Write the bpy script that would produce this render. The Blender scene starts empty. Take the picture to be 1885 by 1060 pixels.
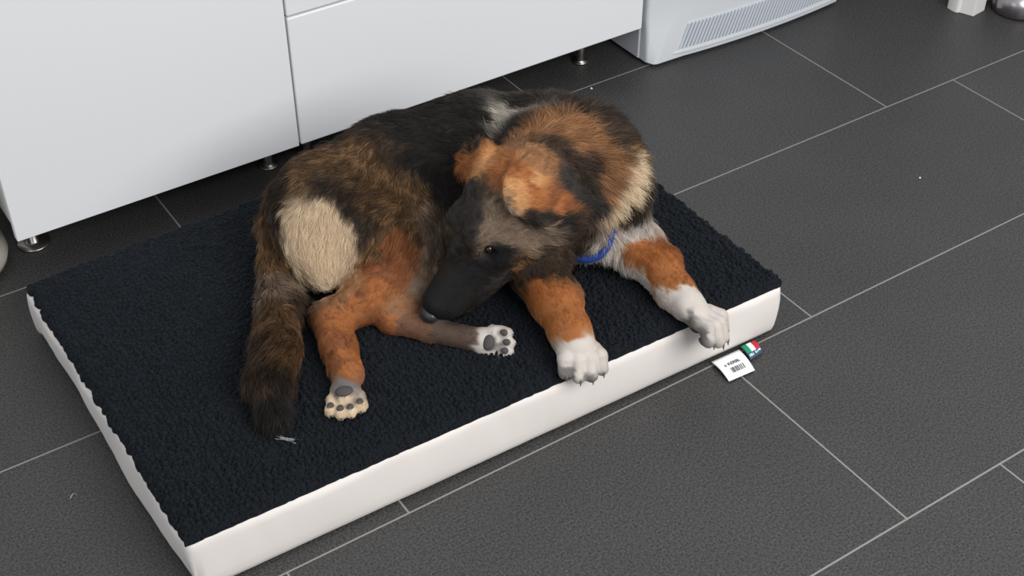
import bpy, bmesh, math, random
import numpy as np
from mathutils import Vector, Matrix, noise
from mathutils.kdtree import KDTree
random.seed(7); rng=np.random.default_rng(7)
C=bpy.context.scene.collection
PI=math.pi
# ------------------------------------------------------------------ camera, light, exposure
FPX,PITCH,ROLL,YAW,CAMH=2544.09,0.68615,-0.00055,0.58662,1.678
fd=Vector((math.sin(YAW)*math.cos(PITCH),math.cos(YAW)*math.cos(PITCH),-math.sin(PITCH)))
rt=Vector((math.cos(YAW),-math.sin(YAW),0)); up=rt.cross(fd)
r2=math.cos(ROLL)*rt+math.sin(ROLL)*up; u2=-math.sin(ROLL)*rt+math.cos(ROLL)*up
cam_d=bpy.data.cameras.new('camera'); cam=bpy.data.objects.new('camera',cam_d); C.objects.link(cam)
cam.matrix_world=Matrix(((r2.x,u2.x,-fd.x,0),(r2.y,u2.y,-fd.y,0),(r2.z,u2.z,-fd.z,CAMH),(0,0,0,1)))
cam_d.sensor_width=36; cam_d.lens=FPX/1885*36; cam_d.clip_start=.02; cam_d.clip_end=50
bpy.context.scene.camera=cam
sc=bpy.context.scene
sc.view_settings.view_transform='Standard'; sc.view_settings.look='None'; sc.view_settings.gamma=1
sc.view_settings.use_curve_mapping=False; sc.view_settings.exposure=0.0
w=bpy.data.worlds.new('world'); sc.world=w; w.use_nodes=True
bg=w.node_tree.nodes['Background']; bg.inputs[0].default_value=(.93,.965,1.0,1)
_nt=w.node_tree; _tc=_nt.nodes.new('ShaderNodeTexCoord'); _sp=_nt.nodes.new('ShaderNodeSeparateXYZ'); _mr=_nt.nodes.new('ShaderNodeMapRange')
_nt.links.new(_tc.outputs['Generated'],_sp.inputs[0]); _nt.links.new(_sp.outputs[2],_mr.inputs['Value'])
_mr.inputs['From Min'].default_value=-.05; _mr.inputs['From Max'].default_value=.8; _mr.inputs['To Min'].default_value=.16; _mr.inputs['To Max'].default_value=.95   # pale ceiling above, darker room at eye level
_nt.links.new(_mr.outputs['Result'],bg.inputs[1])
def window_light(name,loc,target,size,power,col):
    l=bpy.data.lights.new(name,'AREA'); l.shape='RECTANGLE'; l.size,l.size_y=size; l.energy=power; l.color=col
    o=bpy.data.objects.new(name,l); C.objects.link(o); o.location=loc
    o.rotation_euler=(Vector(target)-Vector(loc)).to_track_quat('-Z','Y').to_euler(); return o
window_light('window_light',(1.5,-.95,2.15),(1.15,1.7,.1),(2.3,1.5),94,(1,.975,.95))
window_light('side_window_light',(-2.6,.3,2.2),(.9,1.9,0),(1.4,1.4),12,(.95,.97,1))
# ------------------------------------------------------------------ helpers
def link(name,me,mat=None,parent=None,smooth=False):
    o=bpy.data.objects.new(name,me); C.objects.link(o)
    if mat: me.materials.append(mat)
    if parent:
        o.parent=parent; o.matrix_parent_inverse=parent.matrix_world.inverted()
    if smooth: me.shade_smooth()
    return o
def obj(name,bm,mat,parent=None,smooth=False,bevel=0,seg=2):
    bmesh.ops.recalc_face_normals(bm,faces=bm.faces)
    me=bpy.data.meshes.new(name); bm.to_mesh(me); bm.free()
    o=link(name,me,mat,parent,smooth)
    if bevel:
        m=o.modifiers.new('bevel','BEVEL'); m.width=bevel; m.segments=seg; m.limit_method='ANGLE'; m.angle_limit=.6
        me.shade_smooth(); e=o.modifiers.new('wn','WEIGHTED_NORMAL'); e.keep_sharp=True
    return o
def thing(name,label,cat,loc=(0,0,0),group=None):
    o=bpy.data.objects.new(name,None); C.objects.link(o); o.location=loc; o.empty_display_size=.05
    o['label']=label; o['category']=cat
    if group: o['group']=group
    bpy.context.view_layer.update(); return o
def tag(o,label,cat,group=None,kind=None):
    o['label']=label; o['category']=cat
    if group:o['group']=group
    if kind:o['kind']=kind
def box(bm,a,b,M=None):
    a=Vector(a);b=Vector(b)
    v=[bm.verts.new((x,y,z)) for x in(a.x,b.x) for y in(a.y,b.y) for z in(a.z,b.z)]
    for f in((0,1,3,2),(4,6,7,5),(0,4,5,1),(2,3,7,6),(0,2,6,4),(1,5,7,3)): bm.faces.new([v[i] for i in f])
    if M:
        for q in v: q.co=M@q.co
    return v
def prism(bm,pts,z0,z1):
    a=[bm.verts.new((x,y,z0)) for x,y in pts]; b=[bm.verts.new((x,y,z1)) for x,y in pts]; n=len(pts)
    for i in range(n): bm.faces.new((a[i],a[(i+1)%n],b[(i+1)%n],b[i]))
    bm.faces.new(a[::-1]); bm.faces.new(b)
def lathe(bm,prof,c=(0,0,0),n=40):
    rings=[]
    for r,z in prof:
        rings.append([bm.verts.new((c[0]+r*math.cos(2*PI*i/n),c[1]+r*math.sin(2*PI*i/n),c[2]+z)) for i in range(n)])
    for p,q in zip(rings,rings[1:]):
        for i in range(n): bm.faces.new((p[i],p[(i+1)%n],q[(i+1)%n],q[i]))
    bm.faces.new(rings[0][::-1]); bm.faces.new(rings[-1])
def mat(name,col,rough=.5,metal=0,spec=.5,**k):
    m=bpy.data.materials.new(name); m.use_nodes=True; b=m.node_tree.nodes['Principled BSDF']
    b.inputs['Base Color'].default_value=(*col,1); b.inputs['Roughness'].default_value=rough
    b.inputs['Metallic'].default_value=metal; b.inputs['Specular IOR Level'].default_value=spec
    for a,v in k.items(): b.inputs[a].default_value=v
    return m
def nodes(m):
    nt=m.node_tree; return nt,nt.nodes['Principled BSDF']
def N(nt,t,**k):
    n=nt.nodes.new(t)
    for a,v in k.items(): setattr(n,a,v)
    return n
def noise_bump(m,scale,strength,dist=.002,col_var=None,detail=3):
    nt,b=nodes(m); tc=N(nt,'ShaderNodeTexCoord'); nz=N(nt,'ShaderNodeTexNoise'); nz.inputs['Scale'].default_value=scale; nz.inputs['Detail'].default_value=detail
    nt.links.new(tc.outputs['Object'],nz.inputs['Vector']); bp=N(nt,'ShaderNodeBump'); bp.inputs['Strength'].default_value=strength; bp.inputs['Distance'].default_value=dist
    nt.links.new(nz.outputs['Fac'],bp.inputs['Height']); nt.links.new(bp.outputs['Normal'],b.inputs['Normal'])
    if col_var:
        mx=N(nt,'ShaderNodeMix',data_type='RGBA'); mx.inputs['A'].default_value=(*col_var[0],1); mx.inputs['B'].default_value=(*col_var[1],1)
        rp=N(nt,'ShaderNodeMapRange'); rp.inputs['From Min'].default_value=.3; rp.inputs['From Max'].default_value=.7
        nt.links.new(nz.outputs['Fac'],rp.inputs['Value']); nt.links.new(rp.outputs['Result'],mx.inputs['Factor']); nt.links.new(mx.outputs['Result'],b.inputs['Base Color'])
    return m
# ------------------------------------------------------------------ materials
M_front=noise_bump(mat('white_lacquer',(.80,.815,.84),.38,spec=.4),60,.02)
M_carcass=mat('cabinet_carcass',(.66,.665,.64),.5)
M_dark=mat('dark_gap',(.02,.02,.02),.8)
M_steel=mat('brushed_steel',(.42,.40,.37),.30,1.0)
M_mach=mat('machine_enamel',(.66,.69,.72),.30,spec=.5)
M_machside=mat('machine_side_enamel',(.62,.63,.68),.35,spec=.5)
M_grille=mat('grille_plastic',(.60,.64,.70),.4)
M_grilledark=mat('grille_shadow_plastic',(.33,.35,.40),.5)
M_wall=noise_bump(mat('wall_paint',(.62,.62,.60),.8),120,.1)
M_trim=mat('white_trim_paint',(.80,.79,.77),.35)
M_tub=noise_bump(mat('cream_plastic',(.50,.49,.42),.4),15,.0,col_var=((.42,.40,.34),(.55,.54,.47)))
M_blue=mat('navy_plastic',(.02,.02,.07),.35)
M_cover=noise_bump(mat('bed_cover_fabric',(.72,.675,.645),.85,spec=.2),900,.25,.0006)
b_=M_cover.node_tree.nodes['Principled BSDF']; b_.inputs['Sheen Weight'].default_value=.15
M_base=mat('underside_shade_black',(.02,.019,.019),.9)
M_label=mat('white_label',(.88,.88,.88),.5); M_lint=mat('pale_lint',(.35,.38,.38),.7)
M_ink=mat('black_ink',(.03,.03,.03),.6)
M_green=mat('flag_green',(.0,.27,.12),.5); M_red=mat('flag_red',(.55,.01,.03),.5)
M_navy=mat('label_navy',(.03,.05,.10),.5); M_teal=mat('label_text_teal',(.45,.68,.72),.5)
# floor: running bond of 0.87 x 0.45 m tiles
def floor_mat():
    m=mat('dark_floor_tiles',(.05,.05,.05),.45,spec=.38); nt,b=nodes(m); L=nt.links.new
    ge=N(nt,'ShaderNodeNewGeometry'); sp=N(nt,'ShaderNodeSeparateXYZ'); L(ge.outputs['Position'],sp.inputs[0])
    def mth(op,a,bb=None,c=None):
        n=N(nt,'ShaderNodeMath',operation=op)
        for i,v in enumerate((a,bb,c)):
            if v is None: continue
            if isinstance(v,(int,float)): n.inputs[i].default_value=v
            else: L(v,n.inputs[i])
        return n.outputs[0]
    t=mth('DIVIDE',mth('SUBTRACT',2.67495,sp.outputs[1]),.45)
    row=mth('FLOOR',t); fy=mth('FRACT',t)
    par=mth('FLOORED_MODULO',row,2.0)
    off=mth('SUBTRACT',.6830,mth('MULTIPLY',par,.2165))
    u=mth('DIVIDE',mth('SUBTRACT',sp.outputs[0],off),.86995)
    fx=mth('FRACT',u); col=mth('FLOOR',u)
    dy=mth('MULTIPLY',mth('MINIMUM',fy,mth('SUBTRACT',1.0,fy)),.45)
    dx=mth('MULTIPLY',mth('MINIMUM',fx,mth('SUBTRACT',1.0,fx)),.86995)
    dd=mth('MINIMUM',dx,dy)
    mr=N(nt,'ShaderNodeMapRange'); mr.inputs['From Min'].default_value=.0012; mr.inputs['From Max'].default_value=.0021; L(dd,mr.inputs['Value'])
    tile=mr.outputs['Result']
    # speckle
    n1=N(nt,'ShaderNodeTexNoise'); n1.inputs['Scale'].default_value=260; n1.inputs['Detail'].default_value=2; L(ge.outputs['Position'],n1.inputs['Vector'])
    r1=N(nt,'ShaderNodeMapRange'); r1.inputs['From Min'].default_value=.25; r1.inputs['From Max'].default_value=.75; r1.inputs['To Min'].default_value=.25; r1.inputs['To Max'].default_value=1.85; L(n1.outputs['Fac'],r1.inputs['Value'])
    n2=N(nt,'ShaderNodeTexNoise'); n2.inputs['Scale'].default_value=5; L(ge.outputs['Position'],n2.inputs['Vector'])
    r2_=N(nt,'ShaderNodeMapRange'); r2_.inputs['To Min'].default_value=.85; r2_.inputs['To Max'].default_value=1.15; L(n2.outputs['Fac'],r2_.inputs['Value'])
    wn=N(nt,'ShaderNodeTexWhiteNoise'); wn.noise_dimensions='2D'; cb=N(nt,'ShaderNodeCombineXYZ'); L(row,cb.inputs[0]); L(col,cb.inputs[1]); L(cb.outputs[0],wn.inputs['Vector'])
    r3=N(nt,'ShaderNodeMapRange'); r3.inputs['To Min'].default_value=.92; r3.inputs['To Max'].default_value=1.08; L(wn.outputs['Value'],r3.inputs['Value'])
    k=mth('MULTIPLY',mth('MULTIPLY',r1.outputs[0],r2_.outputs[0]),r3.outputs[0])
    base=N(nt,'ShaderNodeMix',data_type='RGBA',blend_type='MULTIPLY'); base.inputs['Factor'].default_value=1; base.inputs['A'].default_value=(.042,.0412,.0408,1)
    cg=N(nt,'ShaderNodeCombineXYZ'); [L(k,cg.inputs[i]) for i in range(3)]; L(cg.outputs[0],base.inputs['B'])
    mx=N(nt,'ShaderNodeMix',data_type='RGBA'); mx.inputs['A'].default_value=(.25,.238,.222,1); L(base.outputs['Result'],mx.inputs['B']); L(tile,mx.inputs['Factor'])
    L(mx.outputs['Result'],b.inputs['Base Color'])
    rr=mth('SUBTRACT',.85,mth('MULTIPLY',tile,.37)); L(rr,b.inputs['Roughness'])
    h=mth('ADD',mth('MULTIPLY',tile,1.0),mth('MULTIPLY',n1.outputs['Fac'],.25))
    bp=N(nt,'ShaderNodeBump'); bp.inputs['Strength'].default_value=.5; bp.inputs['Distance'].default_value=.001; L(h,bp.inputs['Height']); L(bp.outputs['Normal'],b.inputs['Normal'])
    return m
bm=bmesh.new(); box(bm,(-1.5,-1.2,-.05),(4.2,2.86,0)); o=obj('floor',bm,floor_mat()); o['kind']='structure'
bm=bmesh.new(); box(bm,(-1.5,2.86,0),(4.2,2.96,2.5)); o=obj('wall_back',bm,M_wall); o['kind']='structure'
bm=bmesh.new(); box(bm,(2.75,2.0,0),(2.87,2.86,2.5)); o=obj('wall_right',bm,M_wall); o['kind']='structure'
# door casing at the end of the right wall
bm=bmesh.new(); prism(bm,[(2.679,2.03),(2.6765,2.018),(2.6765,2.002),(2.680,1.996),(2.686,1.9945),(2.6875,1.990),(2.6985,1.9605),(2.748,1.9675),(2.748,2.03)],0,2.1)
o=obj('trim_1',bm,M_trim,bevel=.0015); o['kind']='structure'
# ------------------------------------------------------------------ kitchen cabinets
def foot(par,x,y,h,rb,rp):
    bm=bmesh.new(); lathe(bm,[(rb,0),(rb,.003),(rb*.97,.005),(rb*.5,.0065),(rp,.008),(rp,h)],(x,y,0),36)
    return obj('foot',bm,M_steel,par,smooth=True)
Z0=.100
cab=thing('kitchen_cabinet','white kitchen base cabinet with one plain door standing on steel feet behind the dog bed','cabinet',(.665,2.5,0))
bm=bmesh.new(); box(bm,(.376,2.256,Z0+.004),(.957,2.84,.86)); obj('body',bm,M_carcass,cab,bevel=.001)
bm=bmesh.new(); box(bm,(.3690,2.232,Z0),(.9585,2.251,.862)); obj('door',bm,M_front,cab,bevel=.002,seg=3)
foot(cab,.4185,2.352,Z0+.004,.032,.011); foot(cab,.929,2.342,Z0+.004,.021,.0105)
cab2=thing('drawer_cabinet','white kitchen base cabinet with stacked drawer fronts between the plain door and the white machine','cabinet',(1.39,2.5,0))
M2=Matrix.Translation((.9625,2.232,0))
W2=.8865
bm=bmesh.new(); box(bm,(.004,.024,Z0+.004),(W2-.006,.60,.86),M2); obj('body',bm,M_carcass,cab2,bevel=.001)
bm=bmesh.new(); box(bm,(0,0,Z0),(W2,.019,.3905),M2); obj('drawer',bm,M_front,cab2,bevel=.004,seg=3)
bm=bmesh.new(); box(bm,(0,0,.3935),(W2,.019,.862),M2); obj('drawer',bm,M_front,cab2,bevel=.004,seg=3)
p=M2@Vector((W2-.09,.11,0)); foot(cab2,1.744,2.328,Z0+.004,.0195,.0105)
foot(cab2,1.02,2.34,Z0+.004,.0185,.0105)
# ------------------------------------------------------------------ white machine (dryer)
mc=thing('tumble_dryer','white free-standing tumble dryer with slatted vent at its foot, right of the kitchen cabinets','appliance',(2.16,2.5,0))
bm=bmesh.new(); box(bm,(1.8585,2.2525,.008),(2.46,2.84,.85)); obj('housing',bm,M_machside,mc,bevel=.003)
def fronty(x): # gentle bow
    t=(x-1.93)/(2.50-1.93); return 2.2075-.019*math.sin(PI*min(max(t,0),1))**.7
bm=bmesh.new()
zs=[.006,.03,.06,.09,.12,.15,.20,.40,.85]
xr=[1.96+.5*i/16 for i in range(17)]
rows=[]
for z in zs:
    e=min(z/.12,1); rx=1.869+.052*e
    ry=fronty(1.96)+.006+.006*e
    row=[(1.862,2.262,z),(1.862,2.238-.010*(1-e),z),(1.866,2.230-.010*(1-e),z),(rx,ry,z),(rx+.010,ry-.0035,z)]+[(x,fronty(x),z) for x in xr]+[(2.462,2.262,z)]
    rows.append([bm.verts.new(q) for q in row])
for a,b in zip(rows,rows[1:]):
    for i in range(len(a)-1): bm.faces.new((a[i],a[i+1],b[i+1],b[i]))
    bm.faces.new((a[-1],a[0],b[0],b[-1]))
bm.faces.new(rows[0][::-1]); bm.faces.new(rows[-1])
obj('front_panel',bm,M_mach,mc,bevel=.004,seg=3)
# slanted vent grille: backing coloured darker as the shade between slats + slats
zb,zt=.034,.094
def pt(x,z,dy): return Vector((x,fronty(x)+dy,z))
def strip(bm,x0,x1,z0,z1,dy,th,lean=0,n=1):
    for i in range(n):
        a=x0+(x1-x0)*i/n; b=x0+(x1-x0)*(i+1)/n
        q=[pt(a,z0,dy),pt(b,z0,dy),pt(b+lean,z1,dy),pt(a+lean,z1,dy)]
        v=[bm.verts.new(k) for k in q]; v2=[bm.verts.new(k+Vector((0,th,0))) for k in q]
        bm.faces.new(v); bm.faces.new(v2[::-1])
        for j in range(4): bm.faces.new((v[j],v[(j+1)%4],v2[(j+1)%4],v2[j]))
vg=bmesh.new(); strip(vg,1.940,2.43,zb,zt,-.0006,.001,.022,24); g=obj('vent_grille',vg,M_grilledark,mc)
sb=bmesh.new(); x=1.9405
while x<2.425:
    strip(sb,x,x+.0062,zb-.001,zt+.001,-.0045,.0040,.022); x+=.0105
so=obj('vent_slats',sb,M_grille,mc); so.parent=g; so.matrix_parent_inverse=g.matrix_world.inverted(); 
rb=bmesh.new(); strip(rb,1.926,2.455,.0205,.0255,-.005,.006,0,24); obj('trim_ridge',rb,M_mach,mc,bevel=.001)
sc_=bmesh.new(); bmesh.ops.create_uvsphere(sc_,u_segments=10,v_segments=8,radius=.0018,matrix=Matrix.Translation((1.921,fronty(1.921)+.0025,.032))); obj('screw',sc_,M_dark,mc)
# ------------------------------------------------------------------ things at the frame edges
bm=bmesh.new(); lathe(bm,[(.075,0),(.098,.003),(.112,.012),(.116,.026),(.113,.045),(.105,.09),(.092,.17),(.080,.24),(.074,.245),(.070,.235),(.088,.10),(.08,.02)],(.2535,2.362,0),56)
o=obj('plastic_tub',bm,M_tub,None,smooth=True); tag(o,'pale cream plastic tub with rounded foot on the floor left of the kitchen cabinet','tub')
bn=thing('steel_canister','brushed steel canister with dark blue band on the floor beside the white door casing','canister',(2.82,1.925,0))
bm=bmesh.new(); lathe(bm,[(.058,0),(.062,.002),(.0635,.006),(.0635,.064)],(2.82,1.925,0),56); obj('body',bm,mat('canister_steel',(.36,.33,.35),.28,1.0),bn,smooth=True)
bm=bmesh.new(); lathe(bm,[(.0640,.0642),(.0648,.065),(.0648,.076),(.0640,.077)],(2.82,1.925,0),56); obj('band',bm,M_blue,bn,smooth=True)
bm=bmesh.new(); lathe(bm,[(.0630,.0772),(.0630,.125),(.060,.13),(.03,.134)],(2.82,1.925,0),56); obj('upper_body',bm,mat('canister_steel_upper',(.45,.44,.45),.3,1.0),bn,smooth=True)
def crumb(x,y,z,r,label,seed):
    rg=random.Random(seed); bm=bmesh.new(); bmesh.ops.create_icosphere(bm,subdivisions=2,radius=r)
    for v in bm.verts: v.co*=rg.uniform(.6,1.25); v.co.z*=.6
    for v in bm.verts: v.co+=Vector((x,y,z+r*.6))
    o=obj('crumb',bm,M_label); tag(o,label,'crumb')
crumb(2.058,1.533,0,.0022,'tiny white crumb on the open floor tile right of the bed',1)
crumb(1.692,2.212,0,.003,'tiny shiny white crumb on the grout line just behind the dog',2)
def to_mesh(tmp,name,m):
    C.objects.link(tmp); bpy.context.view_layer.update()
    me=bpy.data.meshes.new_from_object(tmp.evaluated_get(bpy.context.evaluated_depsgraph_get())); me.name=name
    bpy.data.objects.remove(tmp); me.materials.clear(); return link(name,me,m)
def lint(pts,r,label,name='lint',parent=None,m=M_label):
    cu=bpy.data.curves.new(name,'CURVE'); cu.dimensions='3D'; cu.bevel_depth=r
    for pl in pts:
        s=cu.splines.new('POLY'); s.points.add(len(pl)-1)
        for i,q in enumerate(pl): s.points[i].co=(*q,1)
    o=to_mesh(bpy.data.objects.new(name,cu),name,m)
    if parent: o.parent=parent; o.matrix_parent_inverse=parent.matrix_world.inverted()
    elif label: tag(o,label,'lint')
    return o
lint([[(.248+.006*math.cos(t*.9+k),1.657+.005*math.sin(t*1.3+k*2),.001+.001*(t%2)) for t in range(7)] for k in range(2)],.00025,'tiny curl of pale lint on the floor tile left of the bed',m=M_lint)
lint([[(1.417,1.417,.1205),(1.421,1.414,.1215),(1.426,1.4145,.120)]],.0006,'tiny white thread lying on the dark fleece near the bed corner')
# ------------------------------------------------------------------ dog bed
BFL=Vector((.332,1.362));BFR=Vector((1.474,1.330));BBR=Vector((1.480,2.125));BBL=Vector((.331,2.083))
ZT=.109
bed=thing('dog_bed','rectangular dog bed with cream fabric sides and dark navy fleece top under the dog','dog bed',(.9,1.72,0))
def bil(u,v): return (BFL*(1-u)+BFR*u)*(1-v)+(BBL*(1-u)+BBR*u)*v
# fabric cover: perimeter wall from floor to a rounded top edge
def per(n):
    out=[]
    cs=[BFL,BFR,BBR,BBL]; R=.016
    for i in range(4):
        a,b=cs[i],cs[(i+1)%4]; d=(b-a).normalized(); L=(b-a).length; nn=Vector((d.y,-d.x))
        m=int(L/.008)
        for j in range(m+1):
            out.append((a+d*(R+(L-2*R)*j/m),nn.copy(),i,j/m))
        d2=(cs[(i+2)%4]-b).normalized(); n2=Vector((d2.y,-d2.x)); cc=b-d*R+d2*R
        for j in range(1,6):
            t=j/6; nv=(nn*math.cos(t*PI/2)+n2*math.sin(t*PI/2)).normalized(); out.append((cc+nv*R,nv,i,1+t))
    return out
PR=per(0); bm=bmesh.new(); rings=[]
prof=[(-.022,.004),(-.010,.002),(-.003,.008),(.000,.018),(.0015,.035),(.002,.055),(.0015,.075),(0,.090),(-.001,.099),(-.0045,.1045),(-.011,.1065),(-.022,.107)]
s=0
for (dn,z) in prof:
    ring=[]
    for k,(q,nv,side,t) in enumerate(PR):
        w_=noise.noise(Vector((q.x*9,q.y*9,z*6)))*.0035+noise.noise(Vector((q.x*38+5,q.y*38,z*9)))*.0012
        amp=min(z/.03,1)*(1 if z<.1 else .35)
        # soft vertical creases on the front side
        cr=0
        if side==0:
            for cx,ww in((.62,.012),(.60,.02),(.755,.01),(.79,.012),(.83,.009),(.47,.02)):
                cr-=.0022*math.exp(-((t-cx+.12*(z-.1))/ww*1.2)**2)*min(z/.1,1)
        tuck=0
        if side==3: tuck=-.010*max(0,(1-z/.08))*(.5+.5*math.sin(t*7))
        if side==0: tuck=.006*max(0,1-z/.06)*(1-t)
        p2=q+nv*(dn+w_*amp+cr+tuck)
        ring.append(bm.verts.new((p2.x,p2.y,z+(.0015*noise.noise(Vector((q.x*20,q.y*20,2))) if z>.09 else 0))))
    rings.append(ring)
for a,b in zip(rings,rings[1:]):
    n=len(a)
    for i in range(n): bm.faces.new((a[i],a[(i+1)%n],b[(i+1)%n],b[i]))
bm.faces.new(rings[0][::-1]); bm.faces.new(rings[-1])
obj('cover',bm,M_cover,bed,smooth=True)
# black sheet standing in for the shaded gap beneath the front edge
bm=bmesh.new(); pts=[bil(.012,.010),bil(.988,.010),bil(.985,.985),bil(.015,.985)]
pts=[Vector((p_.x,p_.y)) for p_ in pts]; prism(bm,[(p_.x,p_.y) for p_ in pts],.0002,.0035); obj('underside_shade',bm,M_base,bed)
# fleece: curly pile as a clumped height field
st=.0021; U_=np.linspace(0,1,int(1.15/st)); V_=np.linspace(0,1,int(.74/st))
uu,vv=np.meshgrid(U_,V_,indexing='ij')
def bilnp(u,v):
    a=np.array(BFL);b=np.array(BFR);c_=np.array(BBR);d_=np.array(BBL)
    u=u[...,None];v=v[...,None]; return (a*(1-u)+b*u)*(1-v)+(d_*(1-u)+c_*u)*v
edge=.0045
P2=bilnp(edge/1.15+uu*(1-2*edge/1.15)+0*.0,edge/.74+vv*(1-2*edge/.74))
def vnoise(x,y,sc,seed):
    g=np.random.default_rng(seed).random((256,256)); X=x*sc;Y=y*sc; xi=np.floor(X).astype(int);yi=np.floor(Y).astype(int); fx=X-xi;fy=Y-yi
    fx=fx*fx*(3-2*fx);fy=fy*fy*(3-2*fy)
    G=lambda i,j:g[(xi+i)%256,(yi+j)%256]
    return (G(0,0)*(1-fx)+G(1,0)*fx)*(1-fy)+(G(0,1)*(1-fx)+G(1,1)*fx)*fy-.5
def tufts(x,y,cell,seed,jit=.42):
    g=np.random.default_rng(seed); J=g.random((256,256,3)); X=x/cell;Y=y/cell; xi=np.floor(X).astype(int);yi=np.floor(Y).astype(int)
    best=np.full(x.shape,9.); sec=np.full(x.shape,9.); hb=np.zeros(x.shape)
    for i in(-1,0,1):
        for j in(-1,0,1):
            q=J[(xi+i)%256,(yi+j)%256]; dx=X-(xi+i+.5+(q[...,0]-.5)*2*jit);dy=Y-(yi+j+.5+(q[...,1]-.5)*2*jit); d=np.hypot(dx,dy)
            m=d<best; sec=np.where(m,best,np.minimum(sec,d)); hb=np.where(m,q[...,2],hb); best=np.where(m,d,best)
    return best,sec,hb
x=P2[...,0]; y=P2[...,1]
wx=x+.004*vnoise(x,y,90,1)+.006*vnoise(x,y,40,2); wy=y+.004*vnoise(x,y,90,3)+.006*vnoise(x,y,40,4)
b1,s1,h1=tufts(wx,wy,.0095,11); b2,s2,h2=tufts(wx,wy,.0052,12)
gap=np.clip((s1-b1)*2.2,0,1)**.6; gap2=np.clip((s2-b2)*2,0,1)**.6
fade=.45+.55*np.clip((1.0-vv)*1.1+.0,0,1)
Z=ZT+.0085+fade*((.0085*gap*(.6+.7*h1)+.0030*gap2))+.006*vnoise(x,y,14,5)+.006*vnoise(x,y,6,6)
ed=np.minimum(np.minimum(uu*1.15,(1-uu)*1.15),np.minimum(vv*.74,(1-vv)*.74))
Z-=.0105*np.clip(1-ed/.012,0,1)**1.6
# ragged outline
en=np.clip(1-ed/.02,0,1)
x2=x+en*.007*vnoise(x,y,120,7)+en*.004*vnoise(x,y,55,8); y2=y+en*.0016*vnoise(x,y,120,9)
lm=(uu<.03); x2=np.where(lm,x2-.0015*h1*en,x2)
# the pile is pressed under the dog's weight
nu,nv_=uu.shape; Vt=np.stack([x2,y2,Z],-1).reshape(-1,3)
ii=np.arange(nu*nv_).reshape(nu,nv_); Fq=np.stack([ii[:-1,:-1],ii[1:,:-1],ii[1:,1:],ii[:-1,1:]],-1).reshape(-1,4)
def np_mesh(name,V,Q):
    me=bpy.data.meshes.new(name); me.vertices.add(len(V)); me.vertices.foreach_set('co',np.ascontiguousarray(V,dtype=np.float32).ravel())
    me.loops.add(Q.size); me.loops.foreach_set('vertex_index',Q.astype(np.int32).ravel())
    me.polygons.add(len(Q)); me.polygons.foreach_set('loop_start',(np.arange(len(Q))*Q.shape[1]).astype(np.int32)); me.polygons.foreach_set('loop_total',np.full(len(Q),Q.shape[1],np.int32))
    me.update(calc_edges=True); me.validate(); return me
# closing skirt down to the cover
border=np.concatenate([ii[:,0],ii[-1,1:],ii[-2::-1,-1],ii[0,-2:0:-1]])
sk=Vt[border].copy(); sk[:,2]=ZT-.004
n0=len(Vt); Vt=np.concatenate([Vt,sk]); nb=len(border); k=np.arange(nb); kn=(k+1)%nb
Fq=np.concatenate([Fq,np.stack([border[kn],border[k],n0+k,n0+kn],-1)])
M_fleece=noise_bump(mat('navy_fleece',(.0085,.0115,.0165),.85,spec=.15),260,.9,.003,col_var=((.0014,.0019,.0027),(.0100,.0128,.0168)))
nt,b=nodes(M_fleece); b.inputs['Sheen Weight'].default_value=.05; b.inputs['Sheen Roughness'].default_value=.5; b.inputs['Sheen Tint'].default_value=(.6,.75,1,1)
me=np_mesh('fleece_top',Vt,Fq); fo=link('fleece_top',me,M_fleece,bed,smooth=True)
# sewn-in labels at the front edge
def sheet(name,pts,th,m,par,curl=.0):
    # pts: 4 corners (inner-left, inner-right, outer-right, outer-left) each (x,y,z)
    a,b,c_,d_=[Vector(q) for q in pts]; bm=bmesh.new(); n=10; g=[]
    for j in range(n+1):
        v=j/n; row=[]
        for i in range(n+1):
            u=i/n; q=(a*(1-u)+b*u)*(1-v)+(d_*(1-u)+c_*u)*v; q.z+=curl*math.sin(v*PI)*1.0; row.append(bm.verts.new(q))
        g.append(row)
    for j in range(n):
        for i in range(n): bm.faces.new((g[j][i],g[j][i+1],g[j+1][i+1],g[j+1][i]))
    o=obj(name,bm,m,par,smooth=True); s=o.modifiers.new('thick','SOLIDIFY'); s.thickness=th; s.offset=1; return o
LA=[(1.3115,1.328,.006),(1.3745,1.326,.006),(1.3640,1.2700,.0035),(1.3065,1.2735,.0035)]
lab=sheet('care_label',LA,.0006,M_label,bed,.004)
def lab_pt(u,v,dz=.0009):
    a,b,c_,d_=[Vector(q) for q in LA]; q=(a*(1-u)+b*u)*(1-v)+(d_*(1-u)+c_*u)*v; q.z+=.004*math.sin(v*PI)+dz; return q
def txt(body,size,par,m,u,v,name,bold=.0):
    t=bpy.data.curves.new(name,'FONT'); t.body=body; t.size=size; t.align_x='CENTER'; t.align_y='CENTER'; t.offset=bold; t.extrude=.0001
    o=to_mesh(bpy.data.objects.new(name,t),name,m)
    xa=(lab_pt(.9,v)-lab_pt(.1,v)).normalized(); ya=(lab_pt(u,max(v-.15,0))-lab_pt(u,v+.15)).normalized(); za=xa.cross(ya).normalized(); ya=za.cross(xa)
    q=lab_pt(u,v,.0016); o.matrix_world=Matrix(((xa.x,ya.x,za.x,q.x),(xa.y,ya.y,za.y,q.y),(xa.z,ya.z,za.z,q.z),(0,0,0,1)))
    bpy.context.view_layer.update()
    o.parent=par; o.matrix_parent_inverse=par.matrix_world.inverted(); return o
txt('KERBL',.0095,lab,M_ink,.54,.44,'printed_name',.0001)
bm=bmesh.new()
def lab_quad(bm,u0,u1,v0,v1,dz=.0012):
    bm.faces.new([bm.verts.new(lab_pt(u,v,dz)) for u,v in((u0,v1),(u1,v1),(u1,v0),(u0,v0))])
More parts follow.
